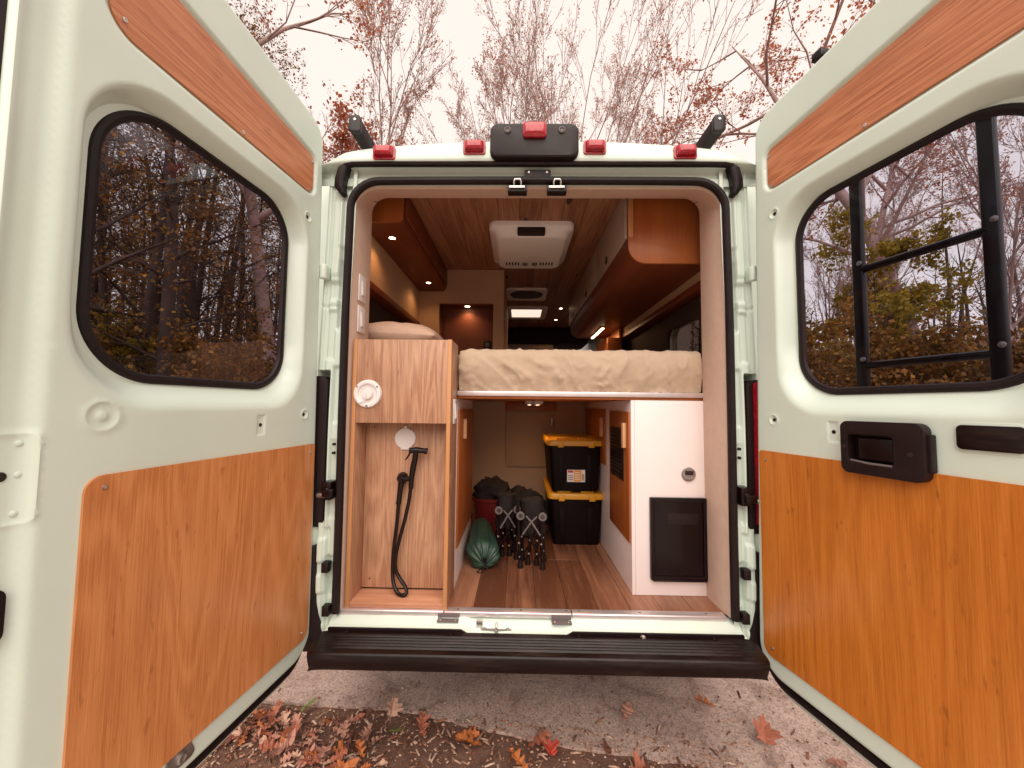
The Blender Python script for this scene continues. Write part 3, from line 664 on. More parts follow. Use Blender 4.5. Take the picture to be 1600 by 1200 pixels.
for i in range(60):
    x = -0.775 + 1.55 * i / 59; ub.v += [(x, -0.058, 0.505 + (-0.010 if -0.25 < x < 0.12 else 0)), (x, -0.060, 0.522 - (0.014 if -0.25 < x < 0.12 else 0)), (x, -0.050, 0.522 - (0.014 if -0.25 < x < 0.12 else 0))]
ub.f = [f for i in range(59) for f in ((3 * i, 3 * i + 3, 3 * i + 4, 3 * i + 1), (3 * i + 1, 3 * i + 4, 3 * i + 5, 3 * i + 2))]
ub.build('bumper_lip', 'rubber', van)
for x in (-0.70, -0.31, 0.16, 0.40, 0.66):
    MB().lathe([(0.0105, 0.0), (0.0105, 0.004), (0.007, 0.006), (0.006, 0.003), (0.002, 0.003)], (x, -0.068, 0.5135), 'z', 16).build('bolt', 'gloss_black' if abs(x - 0.40) > 0.01 else 'steel', van)

# ================================================================== REAR DOORS
HL, HR = Vector((-0.879, -0.012, 0)), Vector((0.854, -0.048, 0))
AL, AR = R(6.5), R(12.7)
W = 0.895
OUT = roundpoly([(-0.030, 0.395), (W, 0.395), (W, 2.565), (0.50, 2.545), (0.012, 2.495)], [0.10, 0.02, 0.02, 0.6, 0.085], 10)
def dense(poly, step):
    out = []
    for i in range(len(poly)):
        a, b_ = Vector(poly[i]), Vector(poly[(i + 1) % len(poly)]); n = max(1, int((b_ - a).length / step))
        for k in range(n): p = a.lerp(b_, k / n); out.append((p.x, p.y))
    return out
OUT = dense(OUT, 0.012)
WIN = dense(rrect(0.140, 0.733, 1.418, 2.082, (0.125, 0.148, 0.168, 0.125), 16), 0.012)
REC = dense(rrect(0.086, 0.792, 1.338, 2.120, (0.16, 0.17, 0.19, 0.155), 24), 0.008)
TOP = dense(roundpoly([(0.060, 2.186), (0.762, 2.186), (0.762, 2.416), (0.060, 2.342)], [0.035, 0.06, 0.05, 0.03], 8), 0.012)
BOT = dense(rrect(0.004, 0.746, 0.466, 1.204, (0.035, 0.03, 0.035, 0.012), 6), 0.012)
LOOPS = [offset_poly(REC, o) for o in (0.014, 0.007, 0, -0.005, -0.010, -0.016, -0.023, -0.031, -0.040, -0.050)] + [offset_poly(TOP, o) for o in (0.016, 0.010, 0.005, 0.0, -0.006)] + [offset_poly(OUT, o) for o in (-0.003, -0.007, -0.012, -0.017)] + [offset_poly(WIN, o) for o in (0.008, 0.018)]
CIRC = [(0.720, 1.330)]; HOLES = [(0.066, 1.320), (0.092, 2.084)]; DIMP = [(0.278, 1.290)]
SPOTS = []
for c in CIRC: SPOTS += ring_spots(*c, (0.004, 0.008, 0.012, 0.017, 0.025, 0.029, 0.033, 0.038), 36)
for c in HOLES: SPOTS += ring_spots(*c, (0.004, 0.008, 0.011, 0.014, 0.0175, 0.020, 0.023), 24)
for (a, b_) in DIMP:
    for o in (-0.003, 0, 0.003, 0.006): SPOTS += dense(rrect(a - 0.014 - o, a + 0.014 + o, b_ - 0.030 - o, b_ + 0.030 + o, 0.004, 3), 0.005)
ACC = dense(rrect(0.818, 0.91, 1.135, 1.300, 0.012, 5), 0.01)
LOOPS += [offset_poly(ACC, o) for o in (-0.005, -0.0015, 0.0015, 0.005)]
DV, DF = cdt_region(OUT, WIN, LOOPS, SPOTS, 0.0125)
dOut = sdf_poly(DV, OUT); dRec = sdf_poly(DV, REC); dTop = sdf_poly(DV, TOP); dAcc = sdf_poly(DV, ACC)
U_, V_ = DV[:, 0], DV[:, 1]
Wd = np.zeros(len(DV))
e = np.clip(0.014 + dOut, 0, 0.014); Wd -= 0.014 - np.sqrt(np.maximum(0, 0.014 ** 2 - e ** 2))
tw = 0.040 + 0.045 * (1 - sstep(V_, 1.40, 1.60))                      # the ledge below the window is wide and soft
t_ = np.clip(-dRec / tw, 0, 1); DEP = 0.058
Wd -= DEP * t_ * t_ * (3 - 2 * t_)
Wd -= 0.012 * sstep(-dTop, -0.012, 0.002)                              # tray for the upper wood strip
Wd -= 0.016 * sstep(U_, 0.815, 0.838) * (1 - 0.6 * sstep(U_, 0.87, 0.89))  # fold towards the free edge
Wd += 0.0025 * np.exp(-(dAcc / 0.003) ** 2)                           # access cover outline
for (a, b_) in CIRC:
    r = np.hypot(U_ - a, V_ - b_); Wd += 0.0022 * np.exp(-((r - 0.031) / 0.0035) ** 2) + 0.003 * (1 - sstep(r, 0.007, 0.012)) - 0.0015 * (1 - sstep(r, 0.025, 0.031))
for (a, b_) in HOLES:
    r = np.hypot(U_ - a, V_ - b_); Wd += 0.0018 * np.exp(-((r - 0.0175) / 0.0025) ** 2) - 0.0045 * (1 - sstep(r, 0.008, 0.016))
for (a, b_) in DIMP:
    q = np.maximum(np.abs(U_ - a) - 0.014, np.abs(V_ - b_) - 0.030); Wd -= 0.0035 * (1 - sstep(q, -0.002, 0.004))
# gentle hand-drawn unevenness of pressed steel
Wd += np.array([0.0012 * noise.noise(Vector((u * 3.1, v * 2.7, 5.0))) for u, v in DV])

def rear_door(m, H, ang, oak, lab):
    """m=+1: built as is (left door); m=-1: mirrored (right door). Local x runs along the door from the hinge, y out of the inner face"""
    f = lambda p: p
    nI = len(DV); verts = [(m * DV[i, 0], Wd[i], DV[i, 1]) for i in range(nI)]; faces = list(DF)
    # rim from the inner skin to the outer skin, and the outer skin with the window hole
    key = {(round(DV[i, 0], 5), round(DV[i, 1], 5)): i for i in range(nI)}
    def rim(loop, depth):
        idx = [key.get((round(p[0], 5), round(p[1], 5))) for p in loop]
        idx = [i for i in idx if i is not None]
        k = len(verts); verts.extend([(m * DV[i, 0], depth, DV[i, 1]) for i in idx]); n = len(idx)
        for j in range(n): faces.append((idx[j], idx[(j + 1) % n], k + (j + 1) % n, k + j))
    rim(OUT, -0.052); rim(WIN, -0.0595)
    mb = MB().add(verts, faces)
    d = mb.build('rear_door', 'paint', None, angle=45, recalc=True, org=(0, 0, 0))
    d.parent = van
    if m > 0: d.rotation_euler = (0, 0, math.atan2(-math.cos(ang), -math.sin(ang)))
    else: d.rotation_euler = (0, 0, math.atan2(math.cos(ang), -math.sin(ang)))
    d.location = H - van.location; ORG[d.name] = (0, 0, 0)
    d['label'] = lab
    mi = (m < 0)
    def B(mb_, name, mat, **k): return mb_.build(name, mat, d, mirror=mi, **k)
    def drop(P, dd): return [(p[0], p[1] - dd * max(0.0, min(1.0, (0.54 - p[1]) / 0.13))) for p in P]
    OUT2 = drop(offset_poly(OUT, 0.012), 0.062); WIN2 = offset_poly(WIN, 0.0)
    B(MB().prism(OUT2, -0.060, -0.052, 'y', [WIN2]), 'outer_skin', 'paint', bevel=0.0)
    B(MB().tube([(p[0], -0.036, p[1]) for p in drop(offset_poly(OUT, 0.002), 0.030)], 0.012, 8, cyclic=True, flat=(0.016, 0.015), up=(0, 1, 0)), 'edge_seal', 'rubber')
    B(MB().tube([(p[0], -0.054, p[1]) for p in WIN], 0.011, 8, cyclic=True, flat=(0.0125, 0.0105), up=(0, 1, 0)), 'window_gasket', 'rubber')
    B(MB().prism(offset_poly(WIN, 0.006), -0.0650, -0.0605, 'y'), 'window_pane', 'tint')
    tp = B(MB().prism(offset_poly(TOP, -0.004), -0.0125, -0.0055, 'y'), 'wood_strip', 'oak_strip', bevel=0.0012)
    bp_ = B(MB().prism(BOT, 0.0005, 0.0065, 'y'), 'wood_panel', oak, bevel=0.0012)
    def screw(u, v, w, r=0.0052): B(MB().lathe([(0.0008, w + 0.0022), (r * 0.42, w + 0.0020), (r * 0.45, w + 0.0032), (r * 0.9, w + 0.0028), (r, w), (r, w - 0.002)][::-1], (u, 0, v), 'y', 14), 'screw', 'steel')
    for (u, v) in ((0.072, 2.318), (0.080, 2.200), (0.40, 2.199), (0.728, 2.222), (0.72, 2.385)): screw(u, v, -0.0055, 0.0058)
    for (u, v) in ((0.034, 1.172), (0.712, 1.178), (0.040, 0.498), (0.712, 0.50)): screw(u, v, 0.0065)
    for (u, v) in HOLES + DIMP:
        w = -0.0040
        B(MB().lathe([(0.0062, w - 0.002), (0.0062, w + 0.0014), (0.0035, w + 0.0026), (0.001, w + 0.0026)], (u, 0, v), 'y', 14), 'hole_plug', 'rubber')
    B(MB().lathe([(0.009, -0.02), (0.009, -0.0135), (0.007, -0.0130), (0.002, -0.0130)], (0.858, 0, 1.224), 'y', 16), 'cable_hole', 'dark')
    for (u, v) in ((0.836, 1.282), (0.834, 1.225), (0.836, 1.155)): B(MB().lathe([(0.006, -0.018), (0.006, -0.0125), (0.003, -0.0105), (0.001, -0.0102)], (u, 0, v), 'y', 14), 'rivet', 'paint')
    B(MB().prism(rrect(0.842, 0.888, 0.93, 1.03, 0.02, 5), -0.02, -0.004, 'y'), 'lock_cover', 'plastic', bevel=0.003)
    # check-strap bracket near the bottom edge
    B(MB().prism(roundpoly([(0.455, 0.425), (0.545, 0.425), (0.530, 0.470), (0.475, 0.470)], 0.012, 4), 0.0, 0.006, 'y').lathe([(0.014, 0.004), (0.014, 0.010), (0.009, 0.013), (0.004, 0.011)], (0.50, 0, 0.446), 'y', 18), 'strap_bracket', 'zinc', bevel=0.0)
    return d, B
dl, Bl = rear_door(1, HL, AL, 'oak_left', 'rear door on the left with plain oak panel')
dr, Br = rear_door(-1, HR, AR, 'oak_right', 'rear door on the right with black handle and ladder outside')

# handle, cover and ladder of the door on the right (mirrored into place)
PKT = rrect(0.345, 0.458, 1.211, 1.290, 0.010, 5)
hd = MB()
o0 = rrect(0.325, 0.524, 1.178, 1.327, (0.02, 0.022, 0.022, 0.02), 6)
hd.prism(o0, 0.006, 0.034, 'y', [PKT]); 
h_ = Br(hd, 'door_handle', 'plastic', bevel=0.005, seg=3)
def Bh(mb_, name, mat, **k): return mb_.build(name, mat, h_, mirror=True, **k)
Bh(MB().prism(rrect(0.345, 0.458, 1.211, 1.290, 0.010, 5), 0.0062, 0.009, 'y'), 'pocket', 'gloss_black')
Bh(MB().loft([[(0.368, y, 1.216 + i), (0.452, y, 1.216 + i), (0.452, y, 1.284 - i), (0.368, y, 1.284 - i)] for (i, y) in ((0, 0.009), (0.001, 0.020), (0.004, 0.026))]), 'pull_lever', 'gloss_black', bevel=0.003)
Bh(MB().tube([(0.350, 0.030, 1.2145), (0.40, 0.033, 1.2105), (0.455, 0.033, 1.2105)], 0.0035, 6), 'lever_rim', 'grey_plastic')
for (u, v) in ((0.335, 1.252), (0.495, 1.246)): Bh(MB().lathe([(0.0065, 0.030), (0.0065, 0.0355), (0.004, 0.036), (0.001, 0.036)], (u, 0, v), 'y', 14), 'key_hole', 'dark')
Br(MB().prism(rrect(0.519, 0.531, 1.205, 1.300, 0.004, 3), 0.004, 0.022, 'y'), 'handle_base', 'plastic', bevel=0.002)
Br(MB().prism(rrect(0.562, 0.690, 1.262, 1.334, 0.02, 6), -0.004, 0.0016, 'y'), 'cover_tray', 'paint', bevel=0.001)
Br(MB().prism(rrect(0.570, 0.681, 1.270, 1.327, 0.011, 6), 0.0, 0.0075, 'y'), 'cover_plate', 'bumper', bevel=0.003)
for (k, u) in enumerate((0.222, 0.545)):
    Br(MB().prism(rrect(u - 0.017, u + 0.017, -0.219, -0.197, 0.005, 3), 0.40, 2.64, 'z'), 'ladder_rail', 'gloss_black', bevel=0.002)
    for v in (0.55, 1.22, 2.58): Br(MB().box((u - 0.018, -0.196, v), (u + 0.018, -0.058, v + 0.03)), 'ladder_bracket', 'gloss_black', bevel=0.003)
for v in (0.52, 0.85, 1.18, 1.51, 1.84, 2.17, 2.50):
    Br(MB().tube([(0.23, -0.208, v), (0.54, -0.208, v)], 0.0125, 10), 'ladder_rung', 'gloss_black')
for u in (0.222, 0.545):
    for v in (1.30, 1.53, 1.86): Br(MB().lathe([(0.008, -0.193), (0.008, -0.190), (0.003, -0.188)], (u + 0.012, 0, v), 'y', 10), 'rivet', 'zinc')

# ================================================================== FITTED FURNITURE
# ---- shower box in the left corner
sc = thing('shower_cabinet', 'tall oak laminate box with open shower recess in left corner', 'cabinet', (-0.55, 0.1, FLOOR))
X0, X1, Y0, Y1, ZT = -0.752, -0.345, 0.030, 0.172, 1.632
def side(x0, x1, y1, nm='side_panel'):
    s = Bx(nm, (x0, Y0, FLOOR + 0.001), (x1, y1, ZT), 'box_oak', sc, 0.0006)
    Bx('edge_band', (x0, Y0 - 0.0016, FLOOR + 0.001), (x1, Y0 + 0.0, ZT), 'box_edge', s, 0.0004); return s
side(X0, X0 + 0.016, Y1); side(X1 - 0.016, X1, 0.20)
Bx('front_panel', (X0 + 0.0165, Y0 + 0.003, 1.286), (X1 - 0.0165, Y0 + 0.019, ZT - 0.001), 'box_oak', sc, 0.0006)
Bx('back_panel', (X0 + 0.0165, 0.152, 0.575), (X1 - 0.0165, 0.168, 1.60), 'box_oak', sc, 0.0006)
Bx('bottom_board', (X0 + 0.0165, Y0 + 0.002, 0.552), (X1 - 0.0165, 0.151, 0.571), 'box_floor', sc, 0.0006)
Bx('top_board', (X0 + 0.0165, Y0 + 0.0195, ZT - 0.018), (X1 - 0.0165, 0.168, ZT - 0.002), 'box_oak', sc, 0.0006)
for x in (X0 + 0.05, X1 - 0.032): MB().lathe([(0.0035, 0.1515), (0.0035, 0.1508), (0.001, 0.1506)], (x, 0, 0.612), 'y', 8).build('screw_hole', 'dark', sc)
for x in (X0 + 0.05, X1 - 0.032): MB().lathe([(0.003, 0.1515), (0.003, 0.1508), (0.001, 0.1506)], (x, 0, 1.262), 'y', 8).build('screw_hole', 'dark', sc)
# ---- water inlet dish
cx, cz, y = -0.688, 1.405, 0.0325
wi = thing('water_inlet', 'round white recessed inlet dish with tethered cap on oak box', 'water inlet', (cx, y, cz))
MB().lathe([(0.001, -0.001), (0.030, -0.001), (0.036, -0.003), (0.041, -0.011), (0.045, -0.0125), (0.055, -0.010), (0.058, 0.0)], (cx, y, cz), 'y', 40).build('dish', 'white_plastic', wi)
cp = MB().lathe([(0.022, -0.001), (0.023, -0.012), (0.021, -0.0155), (0.012, -0.016), (0.001, -0.016)], (cx, y, cz), 'y', 28).build('cap', 'white_plastic', wi)
MB().tube([(cx, y - 0.017, cz), (cx - 0.002, y - 0.019, cz - 0.018), (cx - 0.010, y - 0.016, cz - 0.032), (cx - 0.03, y - 0.014, cz - 0.038), (cx - 0.046, y - 0.014, cz - 0.018), (cx - 0.049, y - 0.013, cz)], 0.0022, 6).build('tether', 'white_plastic', wi)
for a in (R(90 + 55), R(35), R(270)):
    MB().lathe([(0.0042, -0.010), (0.0042, -0.0128), (0.001, -0.0128)], (cx + 0.050 * math.cos(a), y, cz + 0.050 * math.sin(a)), 'y', 12).build('screw', 'zinc', wi)
# ---- round blank cover in the recess
cx, cz = -0.562, 1.214
rc = MB().lathe([(0.046, 0.0), (0.047, -0.004), (0.044, -0.008), (0.020, -0.0095), (0.001, -0.0098)], (cx, 0.152, cz), 'y', 36).box((cx - 0.006, 0.144, cz + 0.044), (cx + 0.006, 0.151, cz + 0.054)).box((cx - 0.018, 0.143, cz - 0.048), (cx + 0.018, 0.151, cz - 0.043)).build('inlet_cover', 'white_plastic', None, org=(cx, 0.152, cz))
tag(rc, 'plain round off-white flip cover above the black shower hose', 'cover')
# ---- hand shower on its bracket with a looped hose
hs = thing('hand_shower', 'black hand shower hanging with looped hose in oak recess', 'hand shower', (-0.55, 0.13, 0.56))
yb = 0.128
MB().lathe([(0.023, 0.151), (0.024, 0.142), (0.019, 0.130), (0.018, 0.118), (0.013, 0.112), (0.002, 0.112)], (-0.568, 0, 1.045), 'y', 24).tube([(-0.568, 0.122, 1.045), (-0.540, 0.115, 1.045), (-0.512, 0.112, 1.046)], 0.010, 10).build('wall_bracket', 'hose', hs)
MB().tube([(-0.522, 0.112, 1.005), (-0.520, 0.110, 1.05), (-0.514, 0.108, 1.09), (-0.506, 0.106, 1.13), (-0.502, 0.104, 1.162)], [0.0105, 0.0115, 0.0135, 0.0125, 0.0115], 12).build('handle', 'hose', hs)
MB().tube([(-0.528, 0.104, 1.166), (-0.500, 0.104, 1.169), (-0.465, 0.106, 1.166)], [0.012, 0.014, 0.011], 12).lathe([(0.013, -0.455), (0.015, -0.463), (0.013, -0.470)], (0, 0, 0), 'x', 12).v
hh = MB().tube([(-0.530, 0.104, 1.166), (-0.500, 0.104, 1.169), (-0.470, 0.106, 1.166), (-0.455, 0.106, 1.164)], [0.0115, 0.014, 0.011, 0.0145], 14)
hh.tube([(-0.526, 0.100, 1.158), (-0.532, 0.096, 1.145), (-0.543, 0.094, 1.128)], [0.005, 0.004, 0.003], 8)
hh.build('spray_head', 'hose', hs)
MB().tube([(-0.568, 0.128, 1.030), (-0.572, 0.128, 1.00), (-0.577, 0.130, 0.955), (-0.579, 0.130, 0.935)], [0.014, 0.012, 0.0105, 0.0115], 12).build('outlet', 'hose', hs)
ctrl = [(-0.579, 0.130, 0.94), (-0.583, 0.130, 0.86), (-0.592, 0.128, 0.76), (-0.594, 0.122, 0.68), (-0.585, 0.108, 0.62), (-0.562, 0.090, 0.585), (-0.536, 0.078, 0.579), (-0.522, 0.080, 0.587), (-0.527, 0.090, 0.605), (-0.555, 0.105, 0.632), (-0.578, 0.112, 0.668), (-0.580, 0.114, 0.72), (-0.566, 0.114, 0.79), (-0.546, 0.114, 0.87), (-0.530, 0.114, 0.95), (-0.523, 0.113, 1.01)]
def catmull(P, n=6):
    P = [Vector(p) for p in P]; out = []
    for i in range(len(P) - 1):
        a, b_, c, d = P[max(0, i - 1)], P[i], P[i + 1], P[min(len(P) - 1, i + 2)]
        for k in range(n):
            t = k / n; out.append(0.5 * ((2 * b_) + (c - a) * t + (2 * a - 5 * b_ + 4 * c - d) * t * t + (3 * b_ - a - 3 * c + d) * t ** 3))
    return out + [P[-1]]
MB().tube(catmull(ctrl), 0.0078, 10).build('hose', 'hose', hs)

# ---- left storage cabinet (face towards the aisle)
lc = thing('storage_cabinet', 'low cream cabinet behind the oak shower box with wooden door', 'cabinet', (-0.6, 0.5, FLOOR))
Bx('side_panel', (-0.362, 0.201, FLOOR + 0.001), (-0.346, 0.80, 1.392), 'white_lam', lc, 0.0008)
Bx('end_panel', (-0.90, 0.784, FLOOR + 0.001), (-0.3625, 0.80, 1.392), 'white_lam', lc, 0.0)
d_ = Bx('door', (-0.3458, 0.23, 0.715), (-0.337, 0.77, 1.342), 'orange_ply', lc, 0.001)
Bx('handle', (-0.3368, 0.352, 1.198), (-0.321, 0.378, 1.295), 'handle_wood', d_, 0.002)
# ---- right white cabinet
wc = thing('storage_cabinet', 'white laminate cabinet on the right with black hatch in front', 'cabinet', (0.6, 0.3, FLOOR))
Bx('front_panel', (0.452, 0.188, FLOOR + 0.001), (0.757, 0.204, 1.392), 'white_lam', wc, 0.0008)
Bx('side_panel', (0.4365, 0.1895, FLOOR + 0.001), (0.4515, 1.398, 1.392), 'white_lam', wc, 0.0008)
d_ = Bx('door', (0.428, 0.202, 0.762), (0.4362, 0.562, 1.340), 'orange_ply', wc, 0.001)
Bx('handle', (0.412, 0.238, 1.174), (0.4278, 0.270, 1.288), 'handle_wood', d_, 0.002)
gr = Bx('vent_grille', (0.4245, 0.285, 1.015), (0.4278, 0.525, 1.262), 'gloss_black', d_, 0.001)
for k in range(13):
    z = 1.030 + k * 0.0175
    MB().add([(0.4244, 0.295, z), (0.4244, 0.515, z), (0.4205, 0.515, z + 0.011), (0.4205, 0.295, z + 0.011), (0.4244, 0.295, z + 0.012), (0.4244, 0.515, z + 0.012)], [(0, 1, 2, 3), (3, 2, 5, 4), (0, 3, 4), (1, 5, 2)]).build('louvre', 'plastic', gr, org=ORG[wc.name])
d_ = Bx('door', (0.428, 0.672, 1.03), (0.4362, 1.30, 1.350), 'orange_ply', wc, 0.001)
Bx('handle', (0.412, 0.715, 1.19), (0.4278, 0.748, 1.30), 'handle_wood', d_, 0.002)
# ---- black hatch and round display on the white front
hx = thing('access_hatch', 'black rectangular hatch with raised frame low on white cabinet', 'hatch', (0.635, 0.186, 0.62))
Pr('frame', rrect(0.513, 0.755, 0.617, 0.967, 0.004, 3), 0.170, 0.1875, 'y', 'gloss_black', hx, 0.003, holes=[rrect(0.530, 0.742, 0.634, 0.950, 0.004, 3)])
Pr('flap', rrect(0.531, 0.741, 0.635, 0.949, 0.004, 3), 0.1745, 0.1870, 'y', 'gloss_black', hx, 0.002)
Pr('pull_recess', rrect(0.585, 0.720, 0.853, 0.900, 0.004, 3), 0.1722, 0.1744, 'y', 'plastic', hx, 0.0015)
Bx('foot_rail', (0.520, 0.166, 0.612), (0.752, 0.180, 0.620), 'gloss_black', hx, 0.003)
bmn = thing('battery_monitor', 'small round grey battery display on white cabinet front', 'gauge', (0.686, 0.187, 1.068))
MB().lathe([(0.030, 0.0), (0.031, -0.004), (0.028, -0.008), (0.024, -0.0085), (0.001, -0.0085)], (0.686, 0.1875, 1.068), 'y', 36).build('bezel', 'zinc', bmn)
Bx('screen', (0.668, 0.1772, 1.066), (0.704, 0.1789, 1.084), 'dark', bmn, 0.0005)
for dx in (-0.013, 0, 0.013): MB().lathe([(0.0045, -0.008), (0.0045, -0.0105), (0.001, -0.011)], (0.686 + dx, 0.1875, 1.054 - (0.003 if dx == 0 else 0)), 'y', 12).build('button', 'steel', bmn)
# ---- bed platform, mattress, pillow
bpf = thing('bed_platform', 'thin bed platform with pale front edge across the garage', 'bed base', (0.2, 0.7, 1.395))
Bx('board', (-0.3435, 0.195, 1.3935), (0.757, 1.395, 1.405), 'orange_ply', bpf, 0.001)
Bx('edge_trim', (-0.3435, 0.184, 1.4052), (0.757, 1.395, 1.427), 'alu', bpf, 0.0015)
Bx('board', (-0.90, 0.205, 1.3935), (-0.3445, 1.395, 1.427), 'orange_ply', bpf, 0.001)
def mattress():
    nx, ns = 230, 90
    # section path: bottom front -> up the front -> over the top to the back
    sec = []
    y0, y1, z0, z1, r = 0.192, 1.385, 1.428, 1.620, 0.042
    pts = []
    for t in np.linspace(0, 1, 16): pts.append((y0 + 0.018 * (1 - t) ** 2, z0 + (z1 - r - z0) * t))
    for a in np.linspace(0, PI / 2, 14)[1:]: pts.append((y0 + r - r * math.cos(a), z1 - r + r * math.sin(a)))
    for t in np.linspace(0, 1, 40)[1:]: pts.append((y0 + r + (y1 - y0 - r) * t, z1))
    X0_, X1_ = -0.338, 0.757
    v = []
    for i in range(nx):
        x = X0_ + (X1_ - X0_) * i / (nx - 1)
        ex = min(i, nx - 1 - i) / (nx - 1)
        pin = 0.004 * math.exp(-ex * 80)
        for (py, pz) in pts:
            h = (pz - z0) / (z1 - z0)
            wx = x + 0.035 * noise.noise(Vector((x * 4, h * 2, 2))) + 0.05 * h * noise.noise(Vector((x * 3, 0, 8)))
            tz = min(h, 1.0) + 2.0 * max(0, py - y0 - r)
            n1 = noise.noise(Vector((wx * 14 + 1.5 * tz, tz * 1.2, 1.0))); n2 = noise.noise(Vector((wx * 15 + 4 * tz, tz * 3.2, 5.0))); n3 = noise.noise(Vector((wx * 34 - 6 * tz, tz * 7, 9.0)))
            fold = 0.010 * n1 + 0.003 * noise.noise(Vector((x * 4, tz * 2, 3)))
            ridge = 0.016 * max(0, 1 - abs(n1) * 3.2) ** 2 * (0.4 + 0.6 * abs(noise.noise(Vector((x * 6, tz * 3, 4)))) * 2)
            crease = 0.010 * max(0, 1 - abs(n2) * 3.6) ** 2 * max(0, 0.3 + noise.noise(Vector((x * 8, tz * 4, 6))) * 1.4)
            fine = 0.0030 * n3
            k = 0.35 + 0.65 * min(1, 1.4 * (1 - abs(h - 0.45))) if py < y0 + r else 0.6
            d = (fold + fine + ridge + crease) * k * 0.75
            gather = 0.005 * noise.noise(Vector((x * 55, 0, 0))) * max(0, 1 - h * 5)
            bulge = 0.010 * math.sin(PI * min(1, max(0, h))) if py < y0 + r * 0.99 else 0
            if py < y0 + r - 1e-6:
                a = min(1, max(0, (h - 0.6) / 0.4)); v.append((x, py - (d + bulge + gather) * (1 - a) + pin, pz + d * a - pin * a + gather * 0.8))
            else: v.append((x, py, pz + d - pin + 0.004 * noise.noise(Vector((x * 4, py * 4, 0)))))
    n = len(pts)
    f = [(i * n + j, (i + 1) * n + j, (i + 1) * n + j + 1, i * n + j + 1) for i in range(nx - 1) for j in range(n - 1)]
    base = len(v)
    v += [(X0_, y1, z0), (X1_, y1, z0)]
    f += [tuple(range(n)) + (base,), tuple((nx - 1) * n + j for j in reversed(range(n))) + (base + 1,)]
    f.append((0, base, base + 1, (nx - 1) * n))
    f.append((n - 1, nx * n - 1, base + 1, base))
    return MB().add(v, f).build('mattress', 'sheet', None, angle=80, recalc=True, org=(0.2, 0.79, 1.428))
mt = tag(mattress(), 'mattress in a rumpled tan fitted sheet', 'mattress')
Bx('mattress_head', (-0.90, 0.21, 1.428), (-0.3405, 1.385, 1.606), 'sheet', mt, 0.03, seg=4)
pm = MB(); nu, nv = 40, 30; vv = []
for sgn in (1, -1):
    for j in range(nv):
        for i in range(nu):
            a, b_ = 2 * i / (nu - 1) - 1, 2 * j / (nv - 1) - 1
            t = (max(0, 1 - abs(a) ** 3.0) * max(0, 1 - abs(b_) ** 3.0)) ** 0.6
            fl_ = 0.006 * noise.noise(Vector((a * 9, b_ * 9, 2))) if t < 0.3 else 0
            wr = 0.006 * noise.noise(Vector((a * 4, b_ * 7, 3 * sgn)))
            vv.append((-0.675 + a * 0.205, 0.50 + b_ * 0.24, 1.692 + sgn * (0.078 * t + 0.004) + wr * t + fl_ + 0.01 * (1 - a)))
pm.v = vv; n = nu * nv
for k in (0, 1): pm.f += [(k * n + j * nu + i, k * n + j * nu + i + 1, k * n + (j + 1) * nu + i + 1, k * n + (j + 1) * nu + i) for j in range(nv - 1) for i in range(nu - 1)]
per = [i for i in range(nu)] + [j * nu + nu - 1 for j in range(1, nv)] + [(nv - 1) * nu + i for i in range(nu - 2, -1, -1)] + [j * nu for j in range(nv - 2, 0, -1)]
pm.f += [(per[i], per[(i + 1) % len(per)], per[(i + 1) % len(per)] + n, per[i] + n) for i in range(len(per))]
tag(pm.build('pillow', 'pillow', None, angle=80, org=(-0.675, 0.5, 1.612)), 'beige pillow lying behind the oak box', 'pillow')

# ---- partition with lit niche, rear bulkhead with hatch door
Pr('partition', [(-0.93, 1.43), (-0.186, 1.43), (-0.186, 2.419), (-0.93, 2.419)], 1.40, 1.43, 'y', 'cream', van, 0.0, holes=[[(-0.690, 1.60), (-0.268, 1.60), (-0.268, 2.155), (-0.690, 2.155)]])
Bx('partition_return', (-0.206, 1.4305, FLOOR), (-0.186, 2.6, 2.419), 'cream', van, 0.001)
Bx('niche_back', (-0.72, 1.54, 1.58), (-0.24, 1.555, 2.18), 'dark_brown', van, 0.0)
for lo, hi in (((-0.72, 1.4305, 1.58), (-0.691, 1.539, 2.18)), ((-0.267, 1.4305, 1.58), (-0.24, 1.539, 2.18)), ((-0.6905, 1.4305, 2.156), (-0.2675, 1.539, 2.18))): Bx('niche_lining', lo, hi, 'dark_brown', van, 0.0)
ns_ = thing('socket', 'small dark socket low in the reddish niche', 'socket', (-0.315, 1.538, 1.85))
Bx('plate', (-0.352, 1.530, 1.815), (-0.290, 1.5395, 1.885), 'plastic', ns_, 0.003); Bx('insert', (-0.336, 1.527, 1.833), (-0.306, 1.5298, 1.867), 'grey_plastic', ns_, 0.002)
Pr('garage_bulkhead', [(-0.93, FLOOR), (0.93, FLOOR), (0.93, 1.428), (-0.93, 1.428)], 1.40, 1.428, 'y', 'cream', van, 0.0)
gd = Bx('hatch_door', (-0.16, 1.388, 0.905), (0.205, 1.399, 1.318), 'cream', van, 0.0015)
Bx('latch', (0.180, 1.370, 1.215), (0.205, 1.388, 1.275), 'zinc', gd, 0.003)
Bx('hatch_rail', (-0.165, 1.385, 1.325), (0.225, 1.399, 1.392), 'orange_ply', van, 0.001)
Pr('wheel_box', [(0.81, FLOOR), (1.395, FLOOR), (1.395, 0.88), (0.81, 0.98)], -0.90, -0.42, 'x', 'cream', van, 0.0)

